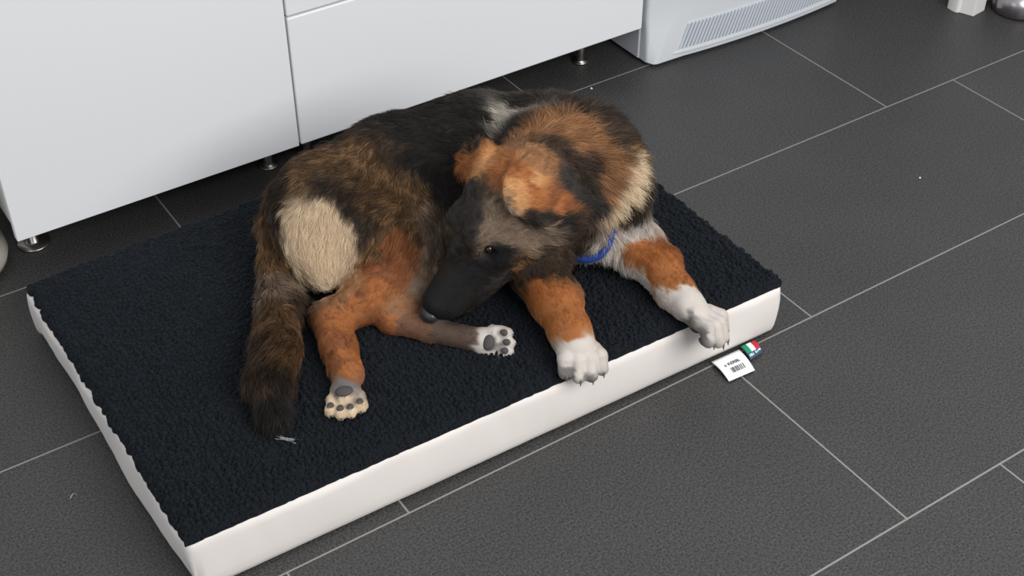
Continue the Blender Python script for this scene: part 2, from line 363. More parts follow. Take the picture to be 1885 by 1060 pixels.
for (a_,b__) in ((.195,.235),):   # small square logo mark before the name
    lab_quad(bm,.20,.215,.40,.49); lab_quad(bm,.245,.26,.40,.49); lab_quad(bm,.215,.245,.40,.42); lab_quad(bm,.215,.245,.47,.49)
obj('printed_mark',bm,M_ink,lab)
bm=bmesh.new(); u=.30; rg=random.Random(3)
while u<.80:
    w1=rg.choice((.008,.014,.022,.03)); 
    if u<.5: w1*=1.3
    lab_quad(bm,u,u+w1,.60,.80); u+=w1+rg.choice((.012,.02,.028))*(.6 if u<.5 else 1.2)
obj('printed_barcode',bm,M_ink,lab)
FA=[(1.3790,1.3275,.009),(1.4130,1.3265,.009),(1.4075,1.2975,.005),(1.3740,1.2935,.005)]
flag=sheet('flag_label',FA,.0008,M_navy,bed,.003)
def fl_quad(u0,u1,v0,v1,m,name,dz=.0012):
    a,b,c_,d_=[Vector(q) for q in FA]; bm=bmesh.new(); n=6; rows=[]
    for j in range(n+1):
        v=v0+(v1-v0)*j/n; rows.append([])
        for u in(u0,u1):
            q=(a*(1-u)+b*u)*(1-v)+(d_*(1-u)+c_*u)*v; q.z+=.003*math.sin(v*PI)+dz; rows[-1].append(bm.verts.new(q))
    for p_,q_ in zip(rows,rows[1:]): bm.faces.new((p_[0],p_[1],q_[1],q_[0]))
    return obj(name,bm,m,flag)
fl_quad(.04,.35,.0,.66,M_green,'green_stripe'); fl_quad(.35,.66,.0,.66,M_label,'white_stripe'); fl_quad(.66,.96,.0,.66,M_red,'red_stripe')
bm=bmesh.new(); a,b,c_,d_=[Vector(q) for q in FA]
for u0,u1,v0,v1 in((.08,.14,.72,.88),(.17,.30,.72,.88),(.33,.40,.74,.88),(.52,.62,.72,.86),(.66,.72,.72,.86),(.76,.94,.70,.82)):
    q=[]
    for u,v in((u0,v1),(u1,v1),(u1,v0),(u0,v0)):
        k_=(a*(1-u)+b*u)*(1-v)+(d_*(1-u)+c_*u)*v; k_.z+=.003*math.sin(v*PI)+.0013; q.append(bm.verts.new(k_))
    bm.faces.new(q)
obj('printed_marks',bm,M_teal,flag)
# ------------------------------------------------------------------ dog: data
PRIMS=[
('c', [0.8296, 1.8214, 0.235], 0.103, [0.972, 1.8334, 0.242], 0.105, 0.05),
('c', [0.972, 1.8334, 0.242], 0.105, [1.1137, 1.7878, 0.25], 0.116, 0.05),
('c', [1.1137, 1.7878, 0.25], 0.116, [1.2152, 1.7072, 0.255], 0.113, 0.05),
('c', [1.2152, 1.7072, 0.255], 0.113, [1.2458, 1.6618, 0.262], 0.1, 0.05),
('c', [1.2438, 1.659, 0.262], 0.094, [1.2453, 1.5837, 0.24], 0.076, 0.04),
('c', [1.2453, 1.5837, 0.24], 0.076, [1.2417, 1.5533, 0.2], 0.052, 0.04),
('c', [0.9128, 1.8017, 0.2], 0.085, [1.0756, 1.6933, 0.2], 0.08, 0.05),
('c', [1.0756, 1.6933, 0.2], 0.08, [1.2059, 1.6065, 0.2], 0.07, 0.05),
('c', [0.833, 1.8075, 0.235], 0.105, [0.8751, 1.7335, 0.21], 0.09, 0.03),
('c', [0.8751, 1.7335, 0.21], 0.09, [0.901, 1.6897, 0.185], 0.058, 0.03),
('e', [0.7861, 1.7859, 0.2], [0.088, 0.07, 0.06], [[-0.2943, -0.9503, -0.1015], [-0.03, -0.097, 0.9948], [0.9553, -0.2958, 0.0]], 0.03),
('c', [0.8859, 1.6837, 0.175], 0.056, [0.8188, 1.6588, 0.16], 0.044, 0.02),
('c', [0.8188, 1.6588, 0.16], 0.044, [0.7376, 1.6526, 0.15], 0.032, 0.02),
('c', [0.731, 1.6564, 0.148], 0.033, [0.7099, 1.588, 0.145], 0.029, 0.015),
('c', [0.7099, 1.588, 0.145], 0.029, [0.6917, 1.5244, 0.142], 0.027, 0.015),
('c', [0.9093, 1.656, 0.155], 0.045, [0.8706, 1.6248, 0.145], 0.034, 0.02),
('c', [0.8706, 1.6248, 0.145], 0.034, [0.8222, 1.6069, 0.14], 0.024, 0.02),
('c', [0.8222, 1.6069, 0.14], 0.025, [0.8628, 1.552, 0.138], 0.021, 0.012),
('c', [0.8628, 1.552, 0.138], 0.021, [0.9073, 1.4983, 0.136], 0.02, 0.012),
('c', [1.2482, 1.5685, 0.2], 0.055, [1.2684, 1.5089, 0.168], 0.043, 0.02),
('c', [1.2684, 1.5089, 0.168], 0.043, [1.2751, 1.4509, 0.16], 0.036, 0.02),
('c', [1.2751, 1.4509, 0.16], 0.036, [1.2636, 1.3896, 0.15], 0.031, 0.02),
('c', [1.2636, 1.3896, 0.15], 0.031, [1.2593, 1.3515, 0.149], 0.031, 0.02),
('c', [1.1374, 1.5937, 0.2], 0.055, [1.0731, 1.5369, 0.18], 0.045, 0.02),
('c', [1.0731, 1.5369, 0.18], 0.045, [1.0664, 1.471, 0.165], 0.042, 0.02),
('c', [1.0664, 1.471, 0.165], 0.042, [1.0465, 1.3995, 0.155], 0.033, 0.02),
('c', [1.0465, 1.3995, 0.155], 0.033, [1.0344, 1.3652, 0.15], 0.034, 0.02),
('c', [0.7784, 1.8831, 0.235], 0.042, [0.7419, 1.8803, 0.2], 0.026, 0.015),
('c', [0.7419, 1.8803, 0.2], 0.026, [0.7093, 1.8201, 0.165], 0.024, 0.015),
('c', [0.7093, 1.8201, 0.165], 0.024, [0.6738, 1.7285, 0.158], 0.03, 0.015),
('c', [0.6738, 1.7285, 0.158], 0.03, [0.6216, 1.6333, 0.155], 0.034, 0.015),
('c', [0.6216, 1.6333, 0.155], 0.034, [0.5741, 1.5693, 0.15], 0.029, 0.015),
('c', [0.5741, 1.5693, 0.15], 0.029, [0.5507, 1.5154, 0.142], 0.017, 0.015),
('c', [0.5507, 1.5154, 0.142], 0.017, [0.5457, 1.4952, 0.135], 0.01, 0.015),
('e', [1.0134, 1.548, 0.3486], [0.0825, 0.0616, 0.066], [[-0.7606, 0.0265, -0.6487], [-0.649, -0.0032, 0.7608], [-0.0181, -0.9996, -0.0196]], 0.02),
('e', [1.0185, 1.5114, 0.3021], [0.066, 0.0528, 0.0374], [[-0.7606, 0.0265, -0.6487], [-0.649, -0.0032, 0.7608], [-0.0181, -0.9996, -0.0196]], 0.02),
('e', [0.9495, 1.5188, 0.3257], [0.0264, 0.0176, 0.0198], [[-0.7606, 0.0265, -0.6487], [-0.649, -0.0032, 0.7608], [-0.0181, -0.9996, -0.0196]], 0.012),
('c', [0.9811, 1.5167, 0.2919], 0.0286, [0.9574, 1.5336, 0.2356], 0.0286, 0.02),
('e', [1.0198, 1.5862, 0.3036], [0.066, 0.0528, 0.0374], [[-0.7606, 0.0265, -0.6487], [-0.649, -0.0032, 0.7608], [-0.0181, -0.9996, -0.0196]], 0.02),
('e', [0.9506, 1.5803, 0.3269], [0.0264, 0.0176, 0.0198], [[-0.7606, 0.0265, -0.6487], [-0.649, -0.0032, 0.7608], [-0.0181, -0.9996, -0.0196]], 0.012),
('c', [0.9823, 1.5826, 0.2932], 0.0286, [0.958, 1.5688, 0.2363], 0.0286, 0.02),
('c', [0.9751, 1.5494, 0.3087], 0.044, [0.9455, 1.551, 0.2588], 0.0352, 0.02),
('c', [0.9609, 1.5505, 0.2662], 0.0396, [0.886, 1.5534, 0.1879], 0.0292, 0.01),
('c', [1.0231, 1.5498, 0.244], 0.0418, [0.9311, 1.5531, 0.1655], 0.0242, 0.012),
('c', [0.9692, 1.5289, 0.2385], 0.0286, [0.9008, 1.5401, 0.1802], 0.0209, 0.01),
('c', [0.97, 1.5729, 0.2394], 0.0286, [0.9013, 1.5665, 0.1807], 0.0209, 0.01),
('s', [0.9452, 1.5007, 0.296], [0.0154, 0.0099, 0.0099], [[-0.7606, 0.0265, -0.6487], [-0.649, -0.0032, 0.7608], [-0.0181, -0.9996, -0.0196]], 0.008),
('s', [0.947, 1.5997, 0.2979], [0.0154, 0.0099, 0.0099], [[-0.7606, 0.0265, -0.6487], [-0.649, -0.0032, 0.7608], [-0.0181, -0.9996, -0.0196]], 0.008),
('e', [1.0012, 1.4921, 0.403], [0.032, 0.008, 0.0391], [[0.8568, 0.0172, -0.5154], [0.3258, -0.7928, 0.5151], [0.3998, 0.6092, 0.6849]], 0.008),
('e', [1.0286, 1.4927, 0.3865], [0.032, 0.008, 0.046], [[0.8568, 0.0172, -0.5154], [0.3258, -0.7928, 0.5151], [0.3998, 0.6092, 0.6849]], 0.008),
('e', [1.0594, 1.4933, 0.368], [0.032, 0.008, 0.0437], [[0.8568, 0.0172, -0.5154], [0.3258, -0.7928, 0.5151], [0.3998, 0.6092, 0.6849]], 0.008),
('e', [1.0902, 1.4939, 0.3494], [0.032, 0.008, 0.0359], [[0.8568, 0.0172, -0.5154], [0.3258, -0.7928, 0.5151], [0.3998, 0.6092, 0.6849]], 0.008),
('e', [1.121, 1.4945, 0.3309], [0.032, 0.008, 0.0258], [[0.8568, 0.0172, -0.5154], [0.3258, -0.7928, 0.5151], [0.3998, 0.6092, 0.6849]], 0.008),
('e', [1.1484, 1.4951, 0.3144], [0.032, 0.008, 0.0147], [[0.8568, 0.0172, -0.5154], [0.3258, -0.7928, 0.5151], [0.3998, 0.6092, 0.6849]], 0.008),
('e', [1.0031, 1.5966, 0.405], [0.0135, 0.008, 0.034], [[0.0428, 0.8457, -0.532], [-0.848, 0.3123, 0.4282], [-0.5283, -0.4328, -0.7305]], 0.008),
('e', [1.0042, 1.618, 0.3915], [0.0135, 0.008, 0.04], [[0.0428, 0.8457, -0.532], [-0.848, 0.3123, 0.4282], [-0.5283, -0.4328, -0.7305]], 0.008),
('e', [1.0053, 1.6395, 0.378], [0.0135, 0.008, 0.034], [[0.0428, 0.8457, -0.532], [-0.848, 0.3123, 0.4282], [-0.5283, -0.4328, -0.7305]], 0.008),
('e', [1.0062, 1.6574, 0.3668], [0.0135, 0.008, 0.024], [[0.0428, 0.8457, -0.532], [-0.848, 0.3123, 0.4282], [-0.5283, -0.4328, -0.7305]], 0.008),
('e', [1.0728, 1.5035, 0.3195], [0.065, 0.055, 0.05], [[-0.7606, 0.0265, -0.6487], [-0.649, -0.0032, 0.7608], [-0.0181, -0.9996, -0.0196]], 0.03),
('e', [1.0938, 1.5479, 0.2798], [0.06, 0.045, 0.045], [[-0.7606, 0.0265, -0.6487], [-0.649, -0.0032, 0.7608], [-0.0181, -0.9996, -0.0196]], 0.03),
('c', [1.0498, 1.547, 0.3652], 0.068, [1.1929, 1.6261, 0.3], 0.085, 0.04),
('c', [1.1537, 1.6372, 0.32], 0.075, [1.2217, 1.6171, 0.3], 0.095, 0.04),
('e', [1.2595, 1.3288, 0.1471], [0.037, 0.0224, 0.0314], [[0.2727, -0.842, -0.4655], [0.4159, -0.3331, 0.8462], [0.8675, 0.4244, -0.2593]], 0.008),
('c', [1.241, 1.3042, 0.1518], 0.0121, [1.2476, 1.2834, 0.1483], 0.0139, 0.0025),
('c', [1.2476, 1.2834, 0.1483], 0.0139, [1.2449, 1.2726, 0.1295], 0.0121, 0.003),
('c', [1.257, 1.312, 0.147], 0.0121, [1.2666, 1.2867, 0.1403], 0.0139, 0.0025),
('c', [1.2666, 1.2867, 0.1403], 0.0139, [1.2664, 1.2722, 0.1188], 0.0121, 0.003),
('c', [1.2731, 1.3199, 0.1422], 0.0121, [1.2839, 1.2951, 0.1351], 0.0139, 0.0025),
('c', [1.2839, 1.2951, 0.1351], 0.0139, [1.2849, 1.2812, 0.1132], 0.0121, 0.003),
('c', [1.2891, 1.3277, 0.1374], 0.0121, [1.2994, 1.3088, 0.1328], 0.0139, 0.0025),
('c', [1.2994, 1.3088, 0.1328], 0.0139, [1.3004, 1.2997, 0.1129], 0.0121, 0.003),
('e', [1.0417, 1.3739, 0.1471], [0.0363, 0.022, 0.0308], [[-0.3456, -0.9034, -0.2538], [0.0004, -0.2706, 0.9627], [0.9384, -0.3326, -0.0938]], 0.008),
('c', [1.0116, 1.3699, 0.1506], 0.0119, [1.0025, 1.3502, 0.1519], 0.0136, 0.0025),
('c', [1.0025, 1.3502, 0.1519], 0.0136, [0.9947, 1.3393, 0.1351], 0.0119, 0.003),
('c', [1.0286, 1.3638, 0.1489], 0.0119, [1.0188, 1.3382, 0.1485], 0.0136, 0.0025),
('c', [1.0188, 1.3382, 0.1485], 0.0136, [1.0106, 1.3224, 0.1303], 0.0119, 0.003),
('c', [1.0456, 1.3578, 0.1472], 0.0119, [1.0371, 1.3317, 0.1467], 0.0136, 0.0025),
('c', [1.0371, 1.3317, 0.1467], 0.0136, [1.0302, 1.3154, 0.1284], 0.0119, 0.003),
('c', [1.0627, 1.3518, 0.1454], 0.0119, [1.0575, 1.3307, 0.1464], 0.0136, 0.0025),
('c', [1.0575, 1.3307, 0.1464], 0.0136, [1.0537, 1.3184, 0.1292], 0.0119, 0.003),
('e', [0.6726, 1.4973, 0.1382], [0.0297, 0.018, 0.0252], [[-0.4577, -0.8865, -0.0679], [0.116, 0.0161, -0.9931], [-0.8815, 0.4624, -0.0955]], 0.008),
('c', [0.6877, 1.4775, 0.1361], 0.0097, [0.6812, 1.4624, 0.1296], 0.0112, 0.0025),
('c', [0.6812, 1.4624, 0.1296], 0.0112, [0.6741, 1.4497, 0.1395], 0.0097, 0.003),
('c', [0.6747, 1.4843, 0.1346], 0.0097, [0.6655, 1.465, 0.1278], 0.0112, 0.0025),
('c', [0.6655, 1.465, 0.1278], 0.0112, [0.6562, 1.449, 0.1374], 0.0097, 0.003),
('c', [0.6616, 1.4912, 0.1332], 0.0097, [0.6521, 1.4721, 0.1264], 0.0112, 0.0025),
('c', [0.6521, 1.4721, 0.1264], 0.0112, [0.6425, 1.4562, 0.1359], 0.0097, 0.003),
('c', [0.6485, 1.4981, 0.1318], 0.0097, [0.6409, 1.4835, 0.1253], 0.0112, 0.0025),
('c', [0.6409, 1.4835, 0.1253], 0.0112, [0.6328, 1.4714, 0.135], 0.0097, 0.003),
('e', [0.9241, 1.4797, 0.1352], [0.0277, 0.0168, 0.0235], [[0.6447, -0.7629, -0.0485], [0.5597, 0.5142, -0.6499], [-0.5207, -0.3918, -0.7585]], 0.008),
('c', [0.9433, 1.4818, 0.1483], 0.0091, [0.9565, 1.4727, 0.1446], 0.0104, 0.0025),
('c', [0.9565, 1.4727, 0.1446], 0.0104, [0.9595, 1.4579, 0.151], 0.0091, 0.003),
('c', [0.9361, 1.4764, 0.1377], 0.0091, [0.9521, 1.4636, 0.1336], 0.0104, 0.0025),
('c', [0.9521, 1.4636, 0.1336], 0.0104, [0.9573, 1.4458, 0.1395], 0.0091, 0.003),
('c', [0.9289, 1.471, 0.1272], 0.0091, [0.9447, 1.458, 0.1228], 0.0104, 0.0025),
('c', [0.9447, 1.458, 0.1228], 0.0104, [0.9497, 1.44, 0.1285], 0.0091, 0.003),
('c', [0.9217, 1.4655, 0.1167], 0.0091, [0.9343, 1.4559, 0.1123], 0.0104, 0.0025),
('c', [0.9343, 1.4559, 0.1123], 0.0104, [0.9367, 1.4408, 0.1178], 0.0091, 0.003)]
COLOUR_POINTS=[
('tbr', [0.8227, 1.5743, 0.153]),
('tbr', [0.8352, 1.5598, 0.1525]),
('tbr', [0.8462, 1.5436, 0.1535]),
('tbd', [0.8618, 1.5293, 0.153]),
('tbd', [0.877, 1.5147, 0.1528]),
('tbd', [0.89, 1.4946, 0.1487]),
('tbd', [0.8999, 1.4838, 0.1476]),
('lwh', [1.1272, 1.7228, 0.3712]),
('lwh', [1.1437, 1.7274, 0.375]),
('lwh', [1.1112, 1.7191, 0.3658]),
('lwh', [1.1572, 1.7288, 0.3772]),
('rst', [0.8526, 1.6493, 0.2401]),
('rst', [0.8692, 1.6575, 0.2623]),
('rst', [0.8235, 1.6558, 0.2205]),
('rst', [0.7779, 1.6405, 0.1919]),
('rst', [0.7102, 1.5728, 0.1753]),
('rst', [0.6849, 1.5368, 0.1679]),
('rst', [0.8895, 1.6462, 0.2401]),
('rst', [0.8872, 1.6311, 0.2105]),
('rst', [0.8512, 1.6398, 0.2138]),
('rst', [0.825, 1.649, 0.2133]),
('rst', [0.8512, 1.6568, 0.2565]),
('rst', [0.6876, 1.5668, 0.1681]),
('rst', [0.7015, 1.6178, 0.1717]),
('rst', [0.6813, 1.5051, 0.1591]),
('rst', [0.8542, 1.6283, 0.1951]),
('rst', [1.0762, 1.4627, 0.3643]),
('rst', [1.0312, 1.4664, 0.3747]),
('rst', [1.0031, 1.5229, 0.4283]),
('rst', [0.797, 1.5968, 0.1455]),
('rst', [1.0673, 1.4715, 0.3827]),
('dkg', [1.0946, 1.4885, 0.3918]),
('dkg', [1.1121, 1.4828, 0.3734]),
('dkg', [1.143, 1.494, 0.3495]),
('dkg', [1.1587, 1.4903, 0.3179]),
('dkg', [0.9318, 1.5099, 0.3284]),
('dkg', [0.9452, 1.5278, 0.3518]),
('dkg', [1.1182, 1.4744, 0.3554]),
('dkg', [1.1452, 1.4882, 0.3348]),
('dkg', [0.9435, 1.57, 0.3493]),
('dkg', [0.9276, 1.5629, 0.3065]),
('dkg', [0.9376, 1.5518, 0.3435]),
('dkg', [0.9504, 1.5578, 0.3675]),
('dkg', [0.9585, 1.5639, 0.3794]),
('dkg', [0.9712, 1.5014, 0.2295]),
('dkg', [0.9622, 1.5218, 0.1905]),
('nos', [0.8604, 1.5398, 0.1875]),
('nos', [0.8752, 1.5279, 0.1785]),
('nos', [0.8747, 1.5427, 0.2174]),
('nos', [0.8872, 1.522, 0.1875]),
('nos', [0.8676, 1.5412, 0.2071]),
('nos', [0.9579, 1.5008, 0.2965]),
('nos', [0.9699, 1.4844, 0.2985]),
('nos', [0.9625, 1.4894, 0.2865]),
('nos', [0.9363, 1.5111, 0.2625]),
('nos', [0.8693, 1.5369, 0.2054]),
('nos', [0.8829, 1.5325, 0.2187]),
('nos', [0.9069, 1.5203, 0.2217]),
('nos', [0.9289, 1.5137, 0.2413]),
('nos', [0.9052, 1.5271, 0.2417]),
('blk', [1.0135, 1.729, 0.3283]),
('blk', [1.0135, 1.7501, 0.3439]),
('blk', [1.037, 1.7496, 0.3536]),
('blk', [0.9941, 1.7185, 0.3088]),
('blk', [0.9796, 1.7127, 0.2966]),
('blk', [0.9772, 1.7341, 0.3172]),
('blk', [0.9641, 1.7484, 0.3269]),
('blk', [0.9772, 1.8012, 0.3573]),
('blk', [0.9712, 1.8458, 0.3593]),
('blk', [0.9654, 1.7621, 0.338]),
('blk', [0.9712, 1.71, 0.2902]),
('blk', [1.0372, 1.8418, 0.3602]),
('blk', [1.1032, 1.7678, 0.377]),
('blk', [1.1752, 1.7408, 0.3787]),
('blk', [1.0732, 1.7236, 0.3544]),
('blk', [1.0103, 1.7649, 0.3503]),
('blk', [1.0084, 1.7241, 0.3212]),
('blk', [0.5694, 1.5336, 0.166]),
('blk', [0.5345, 1.5108, 0.1533]),
('blk', [0.5452, 1.4885, 0.1426]),
('blk', [0.9274, 1.523, 0.2797]),
('blk', [0.9513, 1.5021, 0.2505]),
('blk', [0.8985, 1.5336, 0.2417]),
('blk', [0.9082, 1.5183, 0.2115]),
('blk', [0.9622, 1.5218, 0.1905]),
('blk', [0.8723, 1.5338, 0.2054]),
('blk', [0.9832, 1.5137, 0.2151]),
('blk', [1.2853, 1.52, 0.2887]),
('blk', [1.0372, 1.4604, 0.3597]),
('blk', [1.0132, 1.4631, 0.3637]),
('blk', [1.0672, 1.4547, 0.3466]),
('blk', [0.8962, 1.5211, 0.2025]),
('blk', [0.9322, 1.5281, 0.1695]),
('blk', [1.0012, 1.5127, 0.2265]),
('blk', [1.1122, 1.6538, 0.3908]),
('blk', [1.1062, 1.7353, 0.3694]),
('blk', [0.9922, 1.7038, 0.2935]),
('dkb', [1.264, 1.5889, 0.3842]),
('dkb', [1.2682, 1.5638, 0.3675]),
('dkb', [1.2622, 1.6148, 0.3912]),
('dkb', [1.2502, 1.5553, 0.3699]),
('dkb', [1.2741, 1.6926, 0.3724]),
('dkb', [1.2412, 1.6148, 0.3969]),
('dkb', [1.2412, 1.5751, 0.3866]),
('dkb', [1.3026, 1.5986, 0.3569]),
('dkb', [1.1423, 1.5247, 0.3856]),
('dkb', [1.1354, 1.5368, 0.3965]),
('dkb', [1.1437, 1.5113, 0.372]),
('dkb', [1.125, 1.5638, 0.4107]),
('dkb', [0.9472, 1.8428, 0.3575]),
('dkb', [0.956, 1.7889, 0.3506]),
('dkb', [0.7542, 1.8398, 0.3115]),
('dkb', [0.728, 1.8398, 0.2685]),
('dkb', [0.8301, 1.7048, 0.2962]),
('dkb', [0.8288, 1.6824, 0.279]),
('dkb', [0.8242, 1.7308, 0.3116]),
('dkb', [0.8005, 1.7681, 0.3321]),
('dkb', [0.7029, 1.7149, 0.1685]),
('dkb', [0.8122, 1.7293, 0.3068]),
('dkb', [1.2847, 1.7273, 0.357]),
('dkb', [1.2956, 1.6778, 0.3652]),
('dkb', [1.2619, 1.7436, 0.3652]),
('dkb', [1.2667, 1.5923, 0.384]),
('dkb', [1.2836, 1.6298, 0.3803]),
('dkb', [1.1002, 1.4557, 0.3135]),
('dkb', [1.0936, 1.5014, 0.2135]),
('dkb', [1.0342, 1.4651, 0.2895]),
('dkb', [1.2682, 1.5075, 0.2655]),
('dkb', [1.2815, 1.5806, 0.3688]),
('dkb', [1.169, 1.5375, 0.3705]),
('dkb', [0.5882, 1.6178, 0.1803]),
('dkb', [0.5971, 1.5539, 0.1672]),
('dkb', [0.5514, 1.5608, 0.1722]),
('dkb', [0.6923, 1.7046, 0.1757]),
('dkb', [1.2969, 1.5232, 0.2737]),
('dkb', [1.2412, 1.5033, 0.2625]),
('dkb', [1.0483, 1.5002, 0.2127]),
('dkb', [1.1512, 1.538, 0.2168]),
('dkb', [0.8902, 1.8993, 0.3188]),
('dkb', [1.0117, 1.6428, 0.399]),
('grz', [0.9502, 1.7099, 0.2844]),
('grz', [0.9142, 1.7254, 0.3055]),
('grz', [0.8962, 1.6848, 0.2885]),
('grz', [0.8332, 1.6578, 0.2444]),
('grz', [0.8394, 1.6653, 0.2653]),
('grz', [0.9058, 1.6587, 0.2544]),
('grz', [0.8212, 1.8068, 0.3458]),
('grz', [0.7822, 1.8128, 0.335]),
('grz', [0.8512, 1.7888, 0.3432]),
('grz', [0.8902, 1.8188, 0.3461]),
('grz', [0.8902, 1.7468, 0.3195]),
('grz', [0.9442, 1.7356, 0.3098]),
('grz', [0.6963, 1.8038, 0.1891]),
('grz', [0.7079, 1.8398, 0.1986]),
('grz', [0.6472, 1.6988, 0.187]),
('grz', [0.6524, 1.6388, 0.1807]),
('grz', [0.6143, 1.5966, 0.1809]),
('grz', [0.8572, 1.7138, 0.3075]),
('grz', [0.8866, 1.6911, 0.2972]),
('grz', [0.7161, 1.8728, 0.2145]),
('grz', [0.9993, 1.4782, 0.2788]),
('grz', [1.2959, 1.5666, 0.3436]),
('grz', [1.2654, 1.5517, 0.3586]),
('lgz', [0.9317, 1.6577, 0.2348]),
('lgz', [0.9152, 1.6405, 0.2216]),
('lgz', [0.8932, 1.6275, 0.2025]),
('lgz', [0.8782, 1.6178, 0.1876]),
('lgz', [0.9412, 1.5007, 0.3195]),
('lgz', [0.9502, 1.5078, 0.3052]),
('lgz', [0.9382, 1.5031, 0.3287]),
('lgz', [0.9502, 1.7039, 0.2784]),
('lgz', [0.94, 1.6701, 0.2432]),
('lgz', [0.6641, 1.7388, 0.1889]),
('lgz', [0.673, 1.7925, 0.1733]),
('lgz', [0.9337, 1.6523, 0.225]),
('lgz', [0.967, 1.5027, 0.3653]),
('lgz', [0.9739, 1.4726, 0.3946]),
('lgz', [0.9754, 1.49, 0.3465]),
('lgz', [0.9982, 1.4764, 0.3345]),
('lgz', [0.9514, 1.5022, 0.3392]),
('lgz', [0.9802, 1.4829, 0.3165]),
('lgz', [1.0102, 1.4706, 0.3105]),
('lgz', [1.0299, 1.4604, 0.3217]),
('tan', [1.1365, 1.5816, 0.4084]),
('tan', [1.1511, 1.564, 0.3994]),
('tan', [1.0522, 1.5248, 0.4394]),
('tan', [1.0687, 1.5053, 0.423]),
('tan', [1.1422, 1.6208, 0.4064]),
('tan', [1.1881, 1.5957, 0.3989]),
('tan', [1.205, 1.5551, 0.377]),
('tan', [1.2082, 1.529, 0.3484]),
('tan', [1.2052, 1.5693, 0.3865]),
('tan', [1.2022, 1.5187, 0.3255]),
('tan', [1.0972, 1.6178, 0.4034]),
('tan', [1.0065, 1.5114, 0.2316]),
('tan', [0.8241, 1.5936, 0.1656]),
('tan', [1.2263, 1.5373, 0.3588]),
('tan', [0.7582, 1.6568, 0.1884]),
('tan', [0.7819, 1.6628, 0.1974]),
('org', [1.2382, 1.4648, 0.1845]),
('org', [1.2423, 1.4318, 0.1805]),
('org', [1.2413, 1.3958, 0.1782]),
('org', [1.2496, 1.3808, 0.1827]),
('org', [1.2328, 1.4828, 0.1905]),
('org', [1.2388, 1.4833, 0.199]),
('org', [1.2652, 1.4738, 0.2056]),
('org', [1.2527, 1.4468, 0.1943]),
('org', [1.2622, 1.4108, 0.1879]),
('org', [1.2622, 1.3958, 0.1869]),
('org', [1.2446, 1.3958, 0.1807]),
('org', [1.2711, 1.3749, 0.1833]),
('org', [1.2483, 1.4717, 0.1983]),
('org', [1.2652, 1.4618, 0.2022]),
('org', [0.8124, 1.6266, 0.196]),
('org', [0.7702, 1.6349, 0.1856]),
('org', [0.7038, 1.6148, 0.1735]),
('org', [0.7311, 1.5968, 0.1719]),
('org', [0.6982, 1.5548, 0.1713]),
('org', [0.6863, 1.51, 0.1641]),
('org', [1.0356, 1.4745, 0.2011]),
('org', [1.0479, 1.4335, 0.1979]),
('org', [1.0226, 1.4078, 0.184]),
('org', [1.0432, 1.3808, 0.1896]),
('org', [1.026, 1.3658, 0.1832]),
('org', [1.2472, 1.4798, 0.2025]),
('org', [1.2682, 1.4438, 0.1997]),
('org', [1.2491, 1.4258, 0.1857]),
('org', [1.2652, 1.3838, 0.1856]),
('org', [1.2447, 1.4591, 0.1907]),
('org', [0.81, 1.5857, 0.1538]),
('org', [0.9922, 1.6028, 0.4034]),
('org', [1.0006, 1.6417, 0.3853]),
('org', [1.0031, 1.5229, 0.4283]),
('org', [1.0192, 1.4958, 0.4236]),
('org', [1.0342, 1.4712, 0.3855]),
('org', [1.0727, 1.4632, 0.3662]),
('org', [1.0252, 1.4815, 0.4047]),
('org', [1.2774, 1.4165, 0.1897]),
('org', [1.0672, 1.3958, 0.1874]),
('org', [1.0294, 1.4468, 0.1894]),
('org', [1.0294, 1.4318, 0.1863]),
('lor', [1.0042, 1.4882, 0.4159]),
('lor', [1.0312, 1.4894, 0.4152]),
('lor', [1.0011, 1.4776, 0.4008]),
('lor', [0.9872, 1.5878, 0.4058]),
('crm', [0.7513, 1.7586, 0.2897]),
('crm', [0.7783, 1.7487, 0.3086]),
('crm', [0.7713, 1.727, 0.2734]),
('crm', [0.7389, 1.7426, 0.2516]),
('crm', [0.7505, 1.7151, 0.2313]),
('crm', [0.7946, 1.7082, 0.274]),
('crm', [0.7393, 1.7161, 0.1935]),
('crm', [0.787, 1.6946, 0.2423]),
('crm', [0.7352, 1.762, 0.2654]),
('crm', [0.7262, 1.7411, 0.2115]),
('crm', [0.7627, 1.7003, 0.2131]),
('crm', [1.2765, 1.5377, 0.3309]),
('crm', [1.2562, 1.5199, 0.3158]),
('crm', [1.2322, 1.5117, 0.3047]),
('crm', [1.2193, 1.5084, 0.2843]),
('crm', [1.2727, 1.5263, 0.315]),
('crm', [0.6366, 1.4844, 0.138]),
('crm', [0.6698, 1.4454, 0.147]),
('crm', [0.6506, 1.4414, 0.1365]),
('crm', [0.6275, 1.4661, 0.1412]),
('crm', [0.7913, 1.7289, 0.2954]),
('crm', [0.6616, 1.4789, 0.1497]),
('wht', [1.2221, 1.4948, 0.1633]),
('wht', [1.0202, 1.3429, 0.1714]),
('wht', [1.0292, 1.3218, 0.1535]),
('wht', [1.0053, 1.3189, 0.1414]),
('wht', [0.9961, 1.3399, 0.1595]),
('wht', [1.0312, 1.3131, 0.1443]),
('wht', [1.009, 1.3561, 0.1706]),
('wht', [1.2277, 1.4812, 0.1618]),
('wht', [1.2342, 1.4438, 0.1545]),
('wht', [1.2307, 1.3868, 0.165]),
('wht', [1.2562, 1.3478, 0.1796]),
('wht', [1.2442, 1.2998, 0.1633]),
('wht', [1.2632, 1.2742, 0.1471]),
('wht', [1.2337, 1.3375, 0.168]),
('wht', [1.2696, 1.3194, 0.165]),
('wht', [1.2286, 1.4966, 0.2145]),
('wht', [1.2652, 1.4989, 0.2258]),
('wht', [1.2035, 1.5082, 0.1914]),
('wht', [1.1856, 1.5292, 0.1709]),
('wht', [1.2733, 1.4931, 0.2162]),
('wht', [1.2442, 1.495, 0.2205]),
